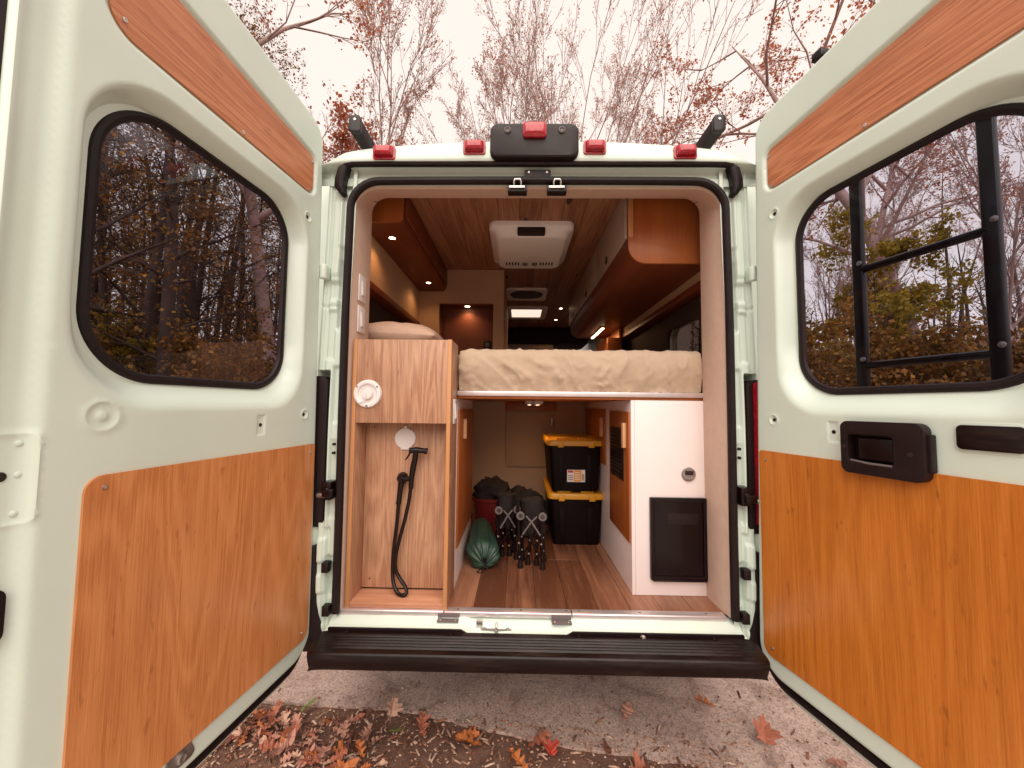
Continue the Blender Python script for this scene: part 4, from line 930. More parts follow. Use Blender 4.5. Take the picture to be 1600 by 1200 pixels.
# ---- overhead cabinets
ol = thing('overhead_cabinet', 'shallow brown overhead cabinet on the left with two lamps underneath', 'cabinet', (-0.74, 0.8, 2.2))
Pr('end_panel', roundpoly([(-0.844, 2.246), (-0.635, 2.246), (-0.635, 2.418), (-0.844, 2.418)], [0.0, 0.035, 0.0, 0.0], 8), 0.262, 0.277, 'y', 'orange_ply', ol, 0.001)
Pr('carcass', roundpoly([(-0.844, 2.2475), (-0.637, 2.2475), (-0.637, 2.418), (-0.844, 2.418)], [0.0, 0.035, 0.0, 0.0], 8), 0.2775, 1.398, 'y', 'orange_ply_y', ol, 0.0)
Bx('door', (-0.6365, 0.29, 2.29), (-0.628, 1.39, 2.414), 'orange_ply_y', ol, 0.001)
orr = thing('overhead_cabinet', 'deep overhead cabinet on the right with rounded oak end panel', 'cabinet', (0.65, 1.3, 2.05))
EP = roundpoly([(0.450, 2.046), (0.842, 2.046), (0.842, 2.418), (0.450, 2.418)], [0.085, 0.0, 0.0, 0.0], 10)
Pr('end_panel', roundpoly([(0.451, 2.046), (0.842, 2.046), (0.842, 2.418), (0.479, 2.418), (0.479, 2.174), (0.451, 2.174)], [0.085, 0, 0, 0, 0, 0], 10), 0.262, 0.277, 'y', 'orange_ply', orr, 0.001)
Bx('edge_strip', (0.4525, 0.265, 2.1755), (0.4775, 0.277, 2.418), 'box_edge', orr, 0.001)
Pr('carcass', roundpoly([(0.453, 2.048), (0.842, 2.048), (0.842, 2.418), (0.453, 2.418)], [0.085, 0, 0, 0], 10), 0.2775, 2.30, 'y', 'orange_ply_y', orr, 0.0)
for (a, b_) in ((0.285, 0.95), (0.954, 1.62), (1.624, 2.295)):
    d_ = Bx('door', (0.440, a, 2.176), (0.4525, b_, 2.416), 'grey_lam', orr, 0.001)
    yc = (a + b_) / 2 + 0.05
    MB().lathe([(0.024, 0.0), (0.024, -0.002), (0.019, -0.003), (0.017, 0.001), (0.002, 0.001)], (0.4395, yc, 2.215), 'x', 24).build('finger_pull', 'dark', d_)
# ---- small picture frames and strip lamp further in on the right
for k, (y, s) in enumerate(((2.05, 0.15), (2.40, 0.13), (2.72, 0.12))):
    pf = thing('picture_frame', ('largest dark picture frame on the right wall, nearest the bed', 'middle dark picture frame on the right wall', 'smallest and farthest dark picture frame on the right wall')[k], 'picture frame', (0.80, y, 1.60))
    Pr('frame', [(y - s, 1.62), (y + s, 1.62), (y + s, 1.90), (y - s, 1.90)], 0.785, 0.803, 'x', 'gloss_black', pf, 0.002, holes=[[(y - s + 0.02, 1.64), (y + s - 0.02, 1.64), (y + s - 0.02, 1.88), (y - s + 0.02, 1.88)]])
    Bx('backing', (0.7945, y - s + 0.019, 1.639), (0.8025, y + s - 0.019, 1.881), 'orange_ply', pf, 0.0)
Bx('kitchen_wall', (0.8035, 1.78, 1.40), (0.822, 2.75, 2.046), 'orange_ply', van, 0.001)
Bx('kitchen_wall', (0.70, 1.762, 1.40), (0.822, 1.779, 1.96), 'orange_ply', van, 0.001)

# ---- lamps
def lamp(name, label, loc, r, power, down=(0, 0, -1), col=(1.0, 0.52, 0.20), cone=140):
    t = thing(name, label, 'lamp', loc)
    x, y, z = loc
    MB().lathe([(r * 1.35, 0.001), (r * 1.35, -0.003), (r * 1.05, -0.005), (r * 1.0, -0.003)], loc, 'z', 24).build('ring', 'steel', t)
    if name == 'garage_lamp': MB().lathe([(r * 1.34, 0.0012), (r * 1.34, 0.0185)], loc, 'z', 24).build('housing', 'white_plastic', t)
    MB().lathe([(r * 0.99, -0.0032), (r * 0.8, -0.0048), (0.001, -0.0055)], loc, 'z', 20).build('diffuser', 'lamp', t)
    l = bpy.data.lights.new('lamp_light', 'SPOT'); l.energy = power; l.color = col; l.spot_size = R(cone); l.spot_blend = 0.7; l.shadow_soft_size = r
    lo = bpy.data.objects.new('lamp_light', l); COL.objects.link(lo); lo.parent = t; lo.location = (0, 0, -0.012)
lamp('downlight', 'nearer round lamp under the left overhead cabinet', (-0.745, 0.44, 2.2474), 0.016, 0.85)
lamp('downlight', 'farther round lamp under the left overhead cabinet', (-0.725, 1.18, 2.2474), 0.016, 0.85)
lamp('niche_lamp', 'round lamp at the top of the reddish niche', (-0.48, 1.485, 2.1555), 0.020, 0.9)
lamp('ceiling_downlight', 'nearer small ceiling lamp beside the hatch', (0.385, 2.55, 2.419), 0.017, 1.5)
lamp('ceiling_downlight', 'farther small ceiling lamp beside the hatch', (0.385, 3.10, 2.419), 0.017, 1.5)
lamp('garage_lamp', 'right and larger lamp under the bed platform', (0.055, 0.92, 1.374), 0.028, 0.9)
lamp('garage_lamp', 'left and smaller lamp under the bed platform', (0.005, 0.95, 1.374), 0.022, 0.5)
sl = thing('strip_lamp', 'glowing strip lamp under the right overhead cabinet', 'lamp', (0.70, 2.0, 2.045))
Bx('body', (0.640, 1.72, 2.036), (0.668, 2.22, 2.0475), 'alu', sl, 0.001); Bx('diffuser', (0.644, 1.73, 2.030), (0.664, 2.21, 2.0358), 'strip', sl, 0.002)
l = bpy.data.lights.new('strip_light', 'AREA'); l.shape = 'RECTANGLE'; l.size = 0.02; l.size_y = 0.46; l.energy = 0.9; l.color = (1.0, 0.6, 0.3)
lo = bpy.data.objects.new('strip_light', l); COL.objects.link(lo); lo.parent = sl; lo.location = (-0.046, -0.03, -0.018)

# ---- light switches
def switch(label, pos, axis, w=0.036, h=0.115):
    """plate standing off a wall; axis +x or -x outward"""
    x, y, z = pos; t = thing('light_switch', label, 'switch', pos)
    s = 1 if axis > 0 else -1
    def bb(n, x0, x1, y0, y1, z0, z1, m, b_): a, c = sorted((x + s * x0, x + s * x1)); return Bx(n, (a, y0, z0), (c, y1, z1), m, t, b_)
    bb('plate', 0.0, 0.006, y - w, y + w, z - h / 2, z + h / 2, 'white_plastic', 0.002)
    bb('rocker_frame', 0.006, 0.008, y - 0.017, y + 0.017, z - 0.034, z + 0.034, 'white_plastic', 0.0008)
    MB().add([(x + s * 0.0082, y - 0.014, z - 0.030), (x + s * 0.0082, y + 0.014, z - 0.030), (x + s * 0.0082, y + 0.014, z + 0.030), (x + s * 0.0082, y - 0.014, z + 0.030), (x + s * 0.0135, y - 0.014, z - 0.030), (x + s * 0.0135, y + 0.014, z - 0.030), (x + s * 0.0085, y + 0.014, z + 0.030), (x + s * 0.0085, y - 0.014, z + 0.030)],
             [(0, 1, 2, 3), (4, 5, 6, 7), (0, 1, 5, 4), (1, 2, 6, 5), (2, 3, 7, 6), (3, 0, 4, 7)]).build('rocker', 'white_plastic', t, 0.0006)
switch('upper white switch on the left fabric liner', (-0.7595, 0.105, 1.865), 1)
switch('lower white switch on the left fabric liner', (-0.7595, 0.105, 1.728), 1)
switch('white switch on the side of the oak box below the bed', (-0.3448, 0.115, 1.335), 1, 0.028, 0.105)

# ---- ceiling fittings
ac = thing('air_conditioner', 'large white ceiling air conditioner cover above the bed', 'air conditioner', (0, 0.88, 2.42))
def acring(i, z, y0=0.60, y1=1.19): return [(p[0], p[1], z) for p in rrect(-0.248 + i, 0.248 - i, y0 + i * 0.8, y1 - i * 0.8, 0.05, 6)]
sh = MB().loft([acring(0, 2.4195), acring(0.0, 2.395), acring(0.006, 2.385), acring(0.028, 2.372), acring(0.036, 2.352), acring(0.05, 2.342), acring(0.06, 2.340)]).build('shroud', 'white_plastic', ac, angle=40)
Bx('air_slot', (-0.082, 0.600, 2.346), (0.078, 0.690, 2.386), 'dark', ac, 0.006)
for sgx in (-1, 1):
    for k in range(5): Bx('vent_slit', (sgx * (0.075 + k * 0.020) - 0.005, 1.03, 2.3365), (sgx * (0.075 + k * 0.020) + 0.005, 1.075, 2.3405), 'dark', ac, 0.001)
for x in (-0.03, 0.035): MB().lathe([(0.020, 0.0), (0.018, -0.010), (0.008, -0.012), (0.001, -0.012)], (x, 1.05, 2.340), 'z', 18).build('knob', 'grey_plastic', ac)
fan = thing('roof_fan', 'square white ceiling fan frame with dark round grille', 'fan', (0, 2.0, 2.42))
Pr('frame', rrect(-0.19, 0.19, 1.84, 2.20, 0.04, 6), 2.400, 2.4195, 'z', 'white_plastic', fan, 0.004, holes=[rrect(-0.150, 0.150, 1.872, 2.168, 0.12, 8)])
Pr('screen', rrect(-0.151, 0.151, 1.871, 2.169, 0.12, 8), 2.4105, 2.4175, 'z', 'dark', fan, 0.0)
for k in range(6): Bx('grille_bar', (-0.14, 1.90 + k * 0.045, 2.405), (0.14, 1.906 + k * 0.045, 2.4102), 'grey_plastic', fan, 0.0)
ha = thing('roof_hatch', 'bright white roof hatch beyond the fan', 'hatch', (0, 2.7, 2.42))
Pr('frame', rrect(-0.21, 0.24, 2.46, 3.00, 0.04, 6), 2.398, 2.4195, 'z', 'white_plastic', ha, 0.004, holes=[rrect(-0.15, 0.18, 2.54, 2.92, 0.015, 4)])
Pr('panel', rrect(-0.149, 0.179, 2.541, 2.919, 0.015, 4), 2.408, 2.417, 'z', 'hatch', ha, 0.0)

# ================================================================== GARAGE LOAD
def tote(label, z, dx, sticker):
    y0, y1 = 0.775, 1.27; cx = 0.283 + dx
    t = thing('storage_tote', label, 'storage tote', (cx, 1.0, z))
    H = 0.315
    def ring(w0, w1, yy0, yy1, zz, r): return [(p[0], p[1], zz) for p in rrect(cx - w0, cx + w1, yy0, yy1, r, 4)]
    MB().loft([ring(0.135, 0.135, y0 + 0.015, y1 - 0.02, z + 0.001, 0.02), ring(0.138, 0.138, y0 + 0.012, y1 - 0.018, z + 0.02, 0.025), ring(0.152, 0.152, y0, y1, z + 0.22, 0.025), ring(0.155, 0.155, y0 - 0.002, y1, z + 0.275, 0.025)]).build('tub', 'tote', t, angle=40)
    for k in (-0.085, 0.085):
        MB().loft([[(cx + k * f - 0.016, y - 0.004, zz), (cx + k * f + 0.016, y - 0.004, zz), (cx + k * f + 0.016, y + 0.012, zz), (cx + k * f - 0.016, y + 0.012, zz)] for (f, y, zz) in ((0.95, y0 + 0.012, z + 0.004), (1.0, y0 + 0.001, z + 0.215))]).build('rib', 'tote', t, 0.002)
    l_ = MB().loft([ring(0.158 + a, 0.158 + a, y0 - 0.008 - a, y1 + 0.005 + a, z + zz, 0.03) for (a, zz) in ((0.004, 0.268), (0.012, 0.272), (0.013, 0.292), (0.008, 0.302), (-0.004, 0.306), (-0.012, 0.300), (-0.05, 0.300))]).build('lid', 'lid', t, angle=40)
    for k in (-0.07, 0.07): Bx('lid_pad', (cx + k - 0.04, y0 + 0.03, z + 0.2985), (cx + k + 0.04, y0 + 0.12, z + 0.312), 'lid', l_, 0.004)
    for k in (-0.09, 0.09): Bx('lid_catch', (cx + k - 0.018, y0 - 0.028, z + 0.262), (cx + k + 0.018, y0 - 0.020, z + 0.298), 'lid', l_, 0.003)
    if sticker:
        yy = y0 - 0.0035
        s_ = Bx('sticker', (cx - 0.050, yy, z + 0.058), (cx + 0.056, y0 + 0.008, z + 0.128), 'sticker', t, 0.0)
        Bx('print', (cx - 0.010, yy - 0.0008, z + 0.061), (cx + 0.034, yy, z + 0.126), 'sticker_o', s_, 0.0)
        Bx('print', (cx - 0.046, yy - 0.0008, z + 0.112), (cx - 0.014, yy, z + 0.125), 'sticker_r', s_, 0.0)
        for k in range(3): Bx('print', (cx - 0.044, yy - 0.0008, z + 0.068 + k * 0.012), (cx - 0.014, yy, z + 0.073 + k * 0.012), 'grey_plastic', s_, 0.0)
        for k in range(4): Bx('print', (cx - 0.006, yy - 0.0014, z + 0.072 + k * 0.013), (cx + 0.028 - 0.006 * (k % 2), yy - 0.0009, z + 0.077 + k * 0.013), 'sticker', s_, 0.0)
        for k in range(5): Bx('print', (cx + 0.038 + k * 0.0028, yy - 0.0008, z + 0.066), (cx + 0.0393 + k * 0.0028, yy, z + 0.105), 'dark', s_, 0.0)
tote('black tote with yellow lid standing on the floor, lower of two', FLOOR, 0.0, False)
tote('black tote with yellow lid and paper sticker, upper of two', FLOOR + 0.3125, -0.006, True)
# dark red bucket with a cloth bag stuffed in it
bk = thing('bucket', 'dark red plastic bucket beside the cream cabinet', 'bucket', (-0.235, 1.0, FLOOR))
MB().lathe([(0.001, 0.12), (0.085, 0.12), (0.09, 0.125), (0.118, 0.33), (0.128, 0.335), (0.130, 0.352), (0.122, 0.354), (0.112, 0.33), (0.085, 0.135), (0.001, 0.134)], (-0.235, 1.0, FLOOR - 0.12), 'z', 32).build('pail', 'bucket', bk)
MB().tube([(-0.235 + 0.128 * math.cos(a), 1.0 - 0.02 - 0.05 * math.sin(a), FLOOR + 0.222 - 0.05 * math.sin(a)) for a in np.linspace(0, PI, 14)], 0.003, 6).build('bail', 'steel', bk)
def blob(name, c, s, mat, amp, fr, label, cat, seed=0, nz=20, nn=28):
    rings = []
    for i in range(nz + 1):
        a = PI * i / nz; rr = []
        for j in range(nn):
            b_ = 2 * PI * j / nn; d = Vector((math.sin(a) * math.cos(b_), math.sin(a) * math.sin(b_), -math.cos(a)))
            k = 1 + amp * noise.noise(d * fr + Vector((seed, 0, 0))) + amp * 0.5 * noise.noise(d * fr * 2.6 + Vector((seed, 3, 0)))
            rr.append((c[0] + d.x * s[0] * k, c[1] + d.y * s[1] * k, c[2] + d.z * s[2] * k))
        rings.append(rr)
    return tag(MB().loft(rings, cap=False).build(name, mat, None, angle=80, org=(c[0], c[1], c[2] - s[2])), label, cat)
blob('cloth_bag', (-0.235, 1.0, FLOOR + 0.265), (0.115, 0.11, 0.075), 'bagcloth', 0.35, 2.2, 'dark crumpled cloth bag stuffed in the red bucket', 'bag', 4)
blob('duffel_bag', (-0.03, 0.98, FLOOR + 0.13), (0.17, 0.14, 0.15), 'bagcloth', 0.3, 2.4, 'dark slumped bag lying behind the folded chairs', 'bag', 9)
# green drawstring bag lying with its gathered end towards the door
gb = thing('drawstring_bag', 'green nylon drawstring bag lying on the wood floor', 'bag', (-0.233, 0.5, FLOOR))
rings = []
path = [(p[0] + 0.012, p[1] - 0.205, p[2], p[3] * 1.02) for p in [(-0.292, 1.00, FLOOR + 0.120, 0.030), (-0.288, 0.96, FLOOR + 0.112, 0.046), (-0.280, 0.89, FLOOR + 0.098, 0.054), (-0.270, 0.81, FLOOR + 0.084, 0.060), (-0.258, 0.73, FLOOR + 0.072, 0.068), (-0.250, 0.67, FLOOR + 0.064, 0.074), (-0.246, 0.645, FLOOR + 0.060, 0.070), (-0.243, 0.630, FLOOR + 0.054, 0.058), (-0.241, 0.621, FLOOR + 0.044, 0.038), (-0.240, 0.616, FLOOR + 0.036, 0.017), (-0.240, 0.620, FLOOR + 0.034, 0.006)]]
for q, (x, y, z, r) in enumerate(path):
    rr = []
    for j in range(72):
        a = 2 * PI * j / 72
        pl = (0.20 if 5 <= q <= 8 else 0.20) * noise.noise(Vector((math.cos(a) * 4.6, math.sin(a) * 4.6, 7 + q * 0.22))) + 0.12 * noise.noise(Vector((math.cos(a) * 1.6, math.sin(a) * 1.6, 4 + q * 0.35))) + 0.05 * noise.noise(Vector((math.cos(a) * 2, math.sin(a) * 2, q * 0.8)))
        k = r * (1 + pl); dz = math.sin(a) * k * 0.92
        zz = max(FLOOR + 0.003, z + dz); rr.append((x + math.cos(a) * k * 1.12, y - 0.012 * noise.noise(Vector((math.cos(a) * 5, math.sin(a) * 5, 2))) * (q > 5), zz))
    rings.append(rr)
MB().loft(rings).build('sack', 'green', gb, angle=80)
MB().tube(catmull([(p[0] + 0.012, p[1] - 0.205, p[2]) for p in [(-0.240, 0.612, FLOOR + 0.06), (-0.235, 0.600, FLOOR + 0.03), (-0.252, 0.585, FLOOR + 0.004), (-0.272, 0.588, FLOOR + 0.004), (-0.268, 0.605, FLOOR + 0.004), (-0.245, 0.608, FLOOR + 0.02)]]), 0.0028, 6).build('cord', 'rubber', gb)
MB().lathe([(0.004, 0), (0.009, 0.004), (0.009, 0.018), (0.004, 0.022)], (-0.226, 0.397, FLOOR + 0.046), 'z', 12).build('cord_lock', 'gloss_black', gb)
# folded camp chairs: bundles of black tubes with X-braces and rivets
def camp_chair(label, x0, y0, w, rz):
    t = thing('folded_camp_chair', label, 'camp chair', (x0, y0, FLOOR), 'folded camp chairs', rz)
    o = (0, 0, 0); h = 0.30; random.seed(int(x0 * 1000) + 77)
    for k, (dx, dy) in enumerate(((-w, -0.03), (w, -0.03), (-w * 0.4, 0.02), (w * 0.4, 0.02), (-w, 0.07), (w, 0.07))):
        lean = random.uniform(-0.015, 0.015)
        lg = MB().tube([(dx, dy, 0.012), (dx + lean, dy + 0.02, h * 0.5), (dx + lean * 2, dy + 0.035, h)], 0.0085, 8).build('leg', 'gloss_black', t, org=o)
        MB().lathe([(0.014, 0.0), (0.015, 0.006), (0.011, 0.035), (0.008, 0.036)], (dx, dy, 0.0), 'z', 12).build('foot', 'plastic', lg, org=o)
        for z in (0.055, 0.12):
            MB().lathe([(0.0055, -0.0105), (0.0045, -0.0125), (0.001, -0.013)], (dx + lean * z / h * 2, dy + 0.02 * z / (h * .5) , z), 'y', 8).build('rivet', 'steel', lg, org=o)
    for s in (-1, 1):
        MB().tube([(s * w, -0.042, 0.05), (s * w * 0.1, -0.045, 0.13), (-s * w * 0.85, -0.035, 0.26)], 0.006, 6).build('brace', 'gloss_black', t, org=o)
        MB().tube([(s * w * 0.8, -0.048, 0.17), (0, -0.048, 0.235), (-s * w * 0.5, -0.046, 0.262)], 0.0045, 6).build('brace', 'grey_plastic', t, org=o)
        MB().lathe([(0.020, -0.05), (0.022, -0.045), (0.020, -0.036), (0.012, -0.036), (0.012, -0.05)], (s * w, 0.0, 0.262), 'y', 16).build('joint_ring', 'grey_plastic', t, org=o)
    rings = []
    for i in range(9):
        z = 0.16 + 0.17 * i / 8; rr = []
        for j in range(24):
            a = 2 * PI * j / 24; k = 1 + 0.3 * noise.noise(Vector((math.cos(a) * 2.2, math.sin(a) * 2.2, z * 14 + x0 * 9)))
            rr.append((math.cos(a) * w * 1.02 * k, 0.03 + math.sin(a) * 0.055 * k, z + 0.02 * noise.noise(Vector((math.cos(a) * 3, math.sin(a) * 3, x0)))))
        rings.append(rr)
    MB().loft(rings).build('folded_seat', 'bagcloth', t, angle=80, org=o)
camp_chair('folded black camp chair nearer the red bucket', -0.125, 0.585, 0.050, R(10))
camp_chair('folded black camp chair nearer the totes', 0.010, 0.475, 0.056, R(-7))

# ================================================================== FALLEN LEAVES
def leaf_mesh(kind, seed):
    random.seed(seed); out = []
    if kind == 'oak':
        half = [(0.0, 0.0), (0.06, 0.05), (0.16, 0.17), (0.10, 0.24), (0.09, 0.30), (0.24, 0.40), (0.27, 0.47), (0.12, 0.50), (0.12, 0.56), (0.30, 0.68), (0.29, 0.75), (0.13, 0.76), (0.10, 0.83), (0.16, 0.92), (0.0, 1.0)]
    elif kind == 'maple':
        half = [(0.0, 0.0), (0.12, 0.02), (0.30, 0.06), (0.22, 0.18), (0.50, 0.34), (0.42, 0.42), (0.46, 0.56), (0.24, 0.50), (0.17, 0.56), (0.22, 0.76), (0.10, 0.78), (0.0, 1.0)]
    else:
        half = [(0.0, 0.0), (0.10, 0.08), (0.20, 0.24), (0.23, 0.42), (0.19, 0.62), (0.11, 0.82), (0.0, 1.0)]
    n = len(half); cu, tw = random.uniform(0.4, 1.5) * random.choice((1, 1, -0.7)), random.uniform(-0.9, 0.9)
    def z(x, y): return cu * x * x * 1.6 + 0.25 * cu * (y - 0.5) ** 2 + tw * x * (y - 0.5) * 0.8 + 0.12 * noise.noise(Vector((x * 6, y * 6, seed))) + 0.10 * abs(x)
    v = []; f = []
    for (x, y) in half: v.append((0, y, z(0, y)))
    for s in (-1, 1):
        k = len(v)
        for (x, y) in half: xx = s * x; v.append((xx, y, z(xx, y)))
        for i in range(n - 1): f.append((i, i + 1, k + i + 1, k + i) if s > 0 else (i, k + i, k + i + 1, i + 1))
    k = len(v); v += [(0.008, 0, 0), (-0.008, 0, 0), (-0.006, -0.28, 0.03), (0.006, -0.28, 0.03)]; f.append((k, k + 1, k + 2, k + 3))
    me = bpy.data.meshes.new('fallen_leaf'); me.from_pydata(v, [], f); me.update(); return me
LC = {'russet': (0.36, 0.115, 0.065), 'orange': (0.48, 0.145, 0.04), 'pinkish brown': (0.44, 0.21, 0.15), 'pale tan': (0.55, 0.33, 0.235), 'green': (0.14, 0.17, 0.035), 'dark brown': (0.16, 0.055, 0.035), 'red': (0.45, 0.055, 0.03)}
for k, c in LC.items():
    m, nt, b = _new('leaf_' + k.replace(' ', '_'))
    n1 = noise_node(nt, ocoord(nt), 14, 4, 0.6)
    nt.links.new(ramp(nt, n1, [(0.3, tuple(x * 0.72 for x in c)), (0.7, tuple(min(1, x * 1.2) for x in c))]), b.inputs['Base Color']); b.inputs['Roughness'].default_value = 0.65
    MT['leaf_' + k] = m
LM = {}
def leaf(kind, col, x, y, s, rz, tilt=(0.0, 0.0), label=None, group=None, z=0.0):
    seed = random.randint(1, 9); kk = (kind, col, seed)
    st = random.getstate()
    if kk not in LM: LM[kk] = leaf_mesh(kind, seed); LM[kk].materials.append(MT['leaf_' + col])
    random.setstate(st)
    o = bpy.data.objects.new('fallen_leaf', LM[kk]); COL.objects.link(o)
    o.location = (x, y, 0.014 + z); o.rotation_euler = (tilt[0], tilt[1], rz); o.scale = (s * 0.86, s * 0.86, s * 0.86)
    tag(o, label, 'leaf', group); return o
random.seed(11)
leaf('maple', 'pale tan', -0.60, 0.175, 0.10, 0.6, (0.9, 0.5), 'pale curled leaf standing on edge where concrete meets dirt', z=0.012)
leaf('simple', 'green', -0.52, 0.115, 0.085, 2.2, (0.3, 0.5), 'small green leaf lying on the dirt', z=0.008)
leaf('simple', 'green', -1.0, 0.19, 0.09, -0.6, (0.2, -0.3), 'green leaf beside the leaf pile near the left door', z=0.01)
leaf('oak', 'orange', -0.29, 0.115, 0.095, -1.8, (0.1, 0.2), 'orange leaf lying alone on dirt left of middle', z=0.004)
leaf('oak', 'russet', -0.44, 0.085, 0.12, 0.3, (0.25, 0.1), 'russet oak leaf on dirt below the step', z=0.004)
leaf('oak', 'orange', -0.20, 0.055, 0.13, 1.5, (0.2, 0.2), 'brown-orange oak leaf spread flat in the middle of the dirt', z=0.004)
leaf('oak', 'russet', -0.02, 0.055, 0.12, -1.2, (0.3, 0.0), 'russet oak leaf right of the spread oak leaf', z=0.006)
leaf('maple', 'red', 0.075, 0.015, 0.09, 0.4, (0.2, 0.2), 'red leaf lying on dark dirt', z=0.004)
leaf('oak', 'orange', -0.02, -0.045, 0.11, 0.9, (0.3, 0.1), 'orange leaf at the lower edge near the middle', z=0.004)
leaf('oak', 'pinkish brown', 0.40, 0.20, 0.11, -0.5, (0.2, 0.1), 'pinkish brown oak leaf lying flat on the concrete', z=0.002)
leaf('oak', 'orange', 0.83, 0.275, 0.11, 1.2, (0.15, 0.2), 'orange leaf on the concrete near the right door', z=0.004)
leaf('maple', 'russet', 0.93, 0.085, 0.13, -0.3, (0.5, 0.3), 'curled rust-coloured leaf on the concrete by the right door', z=0.012)
leaf('oak', 'pinkish brown', 1.20, 0.03, 0.12, 2.0, (0.3, 0.2), 'pale brown leaf under the bottom edge of the right door', z=0.004)
leaf('simple', 'dark brown', 0.30, 0.03, 0.07, 0.2, (0.1, 0.1), 'small dark leaf on the concrete edge', z=0.003)
leaf('maple', 'russet', 0.42, -0.03, 0.09, 1.9, (0.2, 0.1), 'rusty leaf at the lower edge right of middle', z=0.003)
for k in range(150):
    t = random.random() ** 0.8
    x = -1.34 + 0.70 * t + random.gauss(0, 0.06); y = 0.20 - 0.26 * (0.25 + 0.85 * t) * random.random() - 0.02 * t + random.gauss(0, 0.02) - 0.02
    if y > 0.235: y = 0.2
    kd = random.choice(('oak', 'oak', 'oak', 'simple', 'maple')); cl = random.choice(('russet', 'russet', 'orange', 'pinkish brown', 'pinkish brown', 'pinkish brown', 'dark brown', 'pale tan'))
    leaf(kd, cl, x, y, random.uniform(0.038, 0.088), random.uniform(0, 6.3), (random.uniform(-0.7, 0.7), random.uniform(-0.7, 0.7)),
         cl + (' oval' if kd == 'simple' else ' ' + kd) + ' leaf in the heap beside the left door', 'heaped leaves by the left door', z=random.uniform(0.0, 0.028))
# crumbs, twigs, grit: loose litter
random.seed(5); lit = MB()
for k in range(5200):
    x = random.uniform(-1.6, 1.6); y = random.uniform(-0.7, 0.42)
    if random.random() < 0.7: x = -1.5 + 2.3 * random.random() ** 1.3; y = random.uniform(-0.3, 0.24) - 0.12 * max(0, x + 0.5)
    s = random.uniform(0.002, 0.009) * (1.5 if random.random() < 0.1 else 1); a = random.uniform(0, 6.28); l_ = s * random.choice((1, 1, 1.6, 5))
    if y > 0.2 and l_ > 0.02 and random.random() < 0.8: continue
    c, q = math.cos(a), math.sin(a); z = 0.0145 if y > 0.05 or x > 0.3 else 0.0065; h = s * 0.6
    kx = [(l_ * c - s * q, l_ * q + s * c), (-l_ * c - s * q, -l_ * q + s * c), (-l_ * c + s * q, -l_ * q - s * c), (l_ * c + s * q, l_ * q - s * c)]
    lit.add([(x + p[0] * .5, y + p[1] * .5, z) for p in kx] + [(x + random.uniform(-.2, .2) * s, y, z + h)], [(0, 1, 4), (1, 2, 4), (2, 3, 4), (3, 0, 4)])
MT['litter'] = leafmat('ground_litter', [(0.10, 0.05, 0.035), (0.22, 0.11, 0.07), (0.38, 0.22, 0.15), (0.58, 0.42, 0.32), (0.30, 0.10, 0.05), (0.12, 0.06, 0.04)], 0.05)
tag(lit.build('leaf_litter', 'litter', smooth=False, recalc=False), 'crumbs of leaves, twigs and grit scattered on the dirt and concrete', 'litter', kind='stuff')

# ================================================================== TREES
def grow(seed, H, r0, lv, kids, spread, up, first=0.35, leafn=3, leafs=0.06, sides=(8, 6, 4, 3, 3), len_r=(0.45, 0.5, 0.5, 0.5), wob=0.10, lean=(0, 0), rmin=0.0022, thin=1.0):
    rng = random.Random(seed); bm_ = MB(); lf = MB()
    def branch(p, d, L, r, k):
        seg = 7 if k == 0 else (5 if k == 1 else (4 if k == 2 else 3)); n = sides[min(k, len(sides) - 1)]
        rings = []; P = [p.copy()]; D = []
        for i in range(seg):
            d = (d + Vector((rng.gauss(0, wob * (0.4 if k == 0 else 1)), rng.gauss(0, wob * (0.4 if k == 0 else 1)), rng.gauss(0, wob) + up * (0.10 if k else 0.03)))).normalized()
            p = p + d * (L / seg); P.append(p.copy()); D.append(d.copy())
        D.append(d.copy())
        for i, q in enumerate(P):
            t = i / seg; rr = max(rmin, r * (1 - (0.93 if k == 0 else 0.8) * t))
            s = D[i].orthogonal().normalized(); w = D[i].cross(s)
            rings.append([q + s * rr * math.cos(2 * PI * j / n) + w * rr * math.sin(2 * PI * j / n) for j in range(n)])
        bm_.loft(rings, cap=False)
        if k >= lv - 1:
            for i in range(leafn):
                q = P[rng.randint(1, seg)] + Vector((rng.gauss(0, 0.05), rng.gauss(0, 0.05), rng.gauss(0, 0.05) - 0.02))
                a = Vector((rng.gauss(0, 1), rng.gauss(0, 1), rng.gauss(-0.4, 0.8))).normalized(); b_ = a.orthogonal().normalized()
                b_ = (b_ * math.cos(rng.uniform(0, 6.3)) + a.cross(b_) * math.sin(rng.uniform(0, 6.3))).normalized(); s = leafs * rng.uniform(0.6, 1.4)
                lf.add([q, q + a * s * 0.5 + b_ * s * 0.4, q + a * s + b_ * 0.0, q + a * s * 0.45 - b_ * s * 0.38], [(0, 1, 2), (0, 2, 3)])
        if k < lv:
            m = kids[k]
            for i in range(m):
                t = first + (1 - first) * (i + rng.random()) / m if k == 0 else 0.2 + 0.8 * (i + rng.random()) / m
                t = min(0.98, t); j = min(seg - 1, int(t * seg)); q = P[j].lerp(P[j + 1], t * seg - j)
                az = rng.uniform(0, 6.283); s = D[j].orthogonal().normalized(); w = D[j].cross(s)
                sp = spread[k] * rng.uniform(0.7, 1.25)
                nd = (D[j] * math.cos(sp) + (s * math.cos(az) + w * math.sin(az)) * math.sin(sp)).normalized()
                rr = r * (1 - 0.75 * t) * rng.uniform(0.42, 0.62) * (thin if k == 0 else 1)
                branch(q, nd, L * len_r[k] * rng.uniform(0.65, 1.2) * (1.15 - 0.5 * t), max(0.003, rr), k + 1)
    branch(Vector((0, 0, -0.2)), Vector((lean[0], lean[1], 1)).normalized(), H, r0, 0)
    return bm_, lf
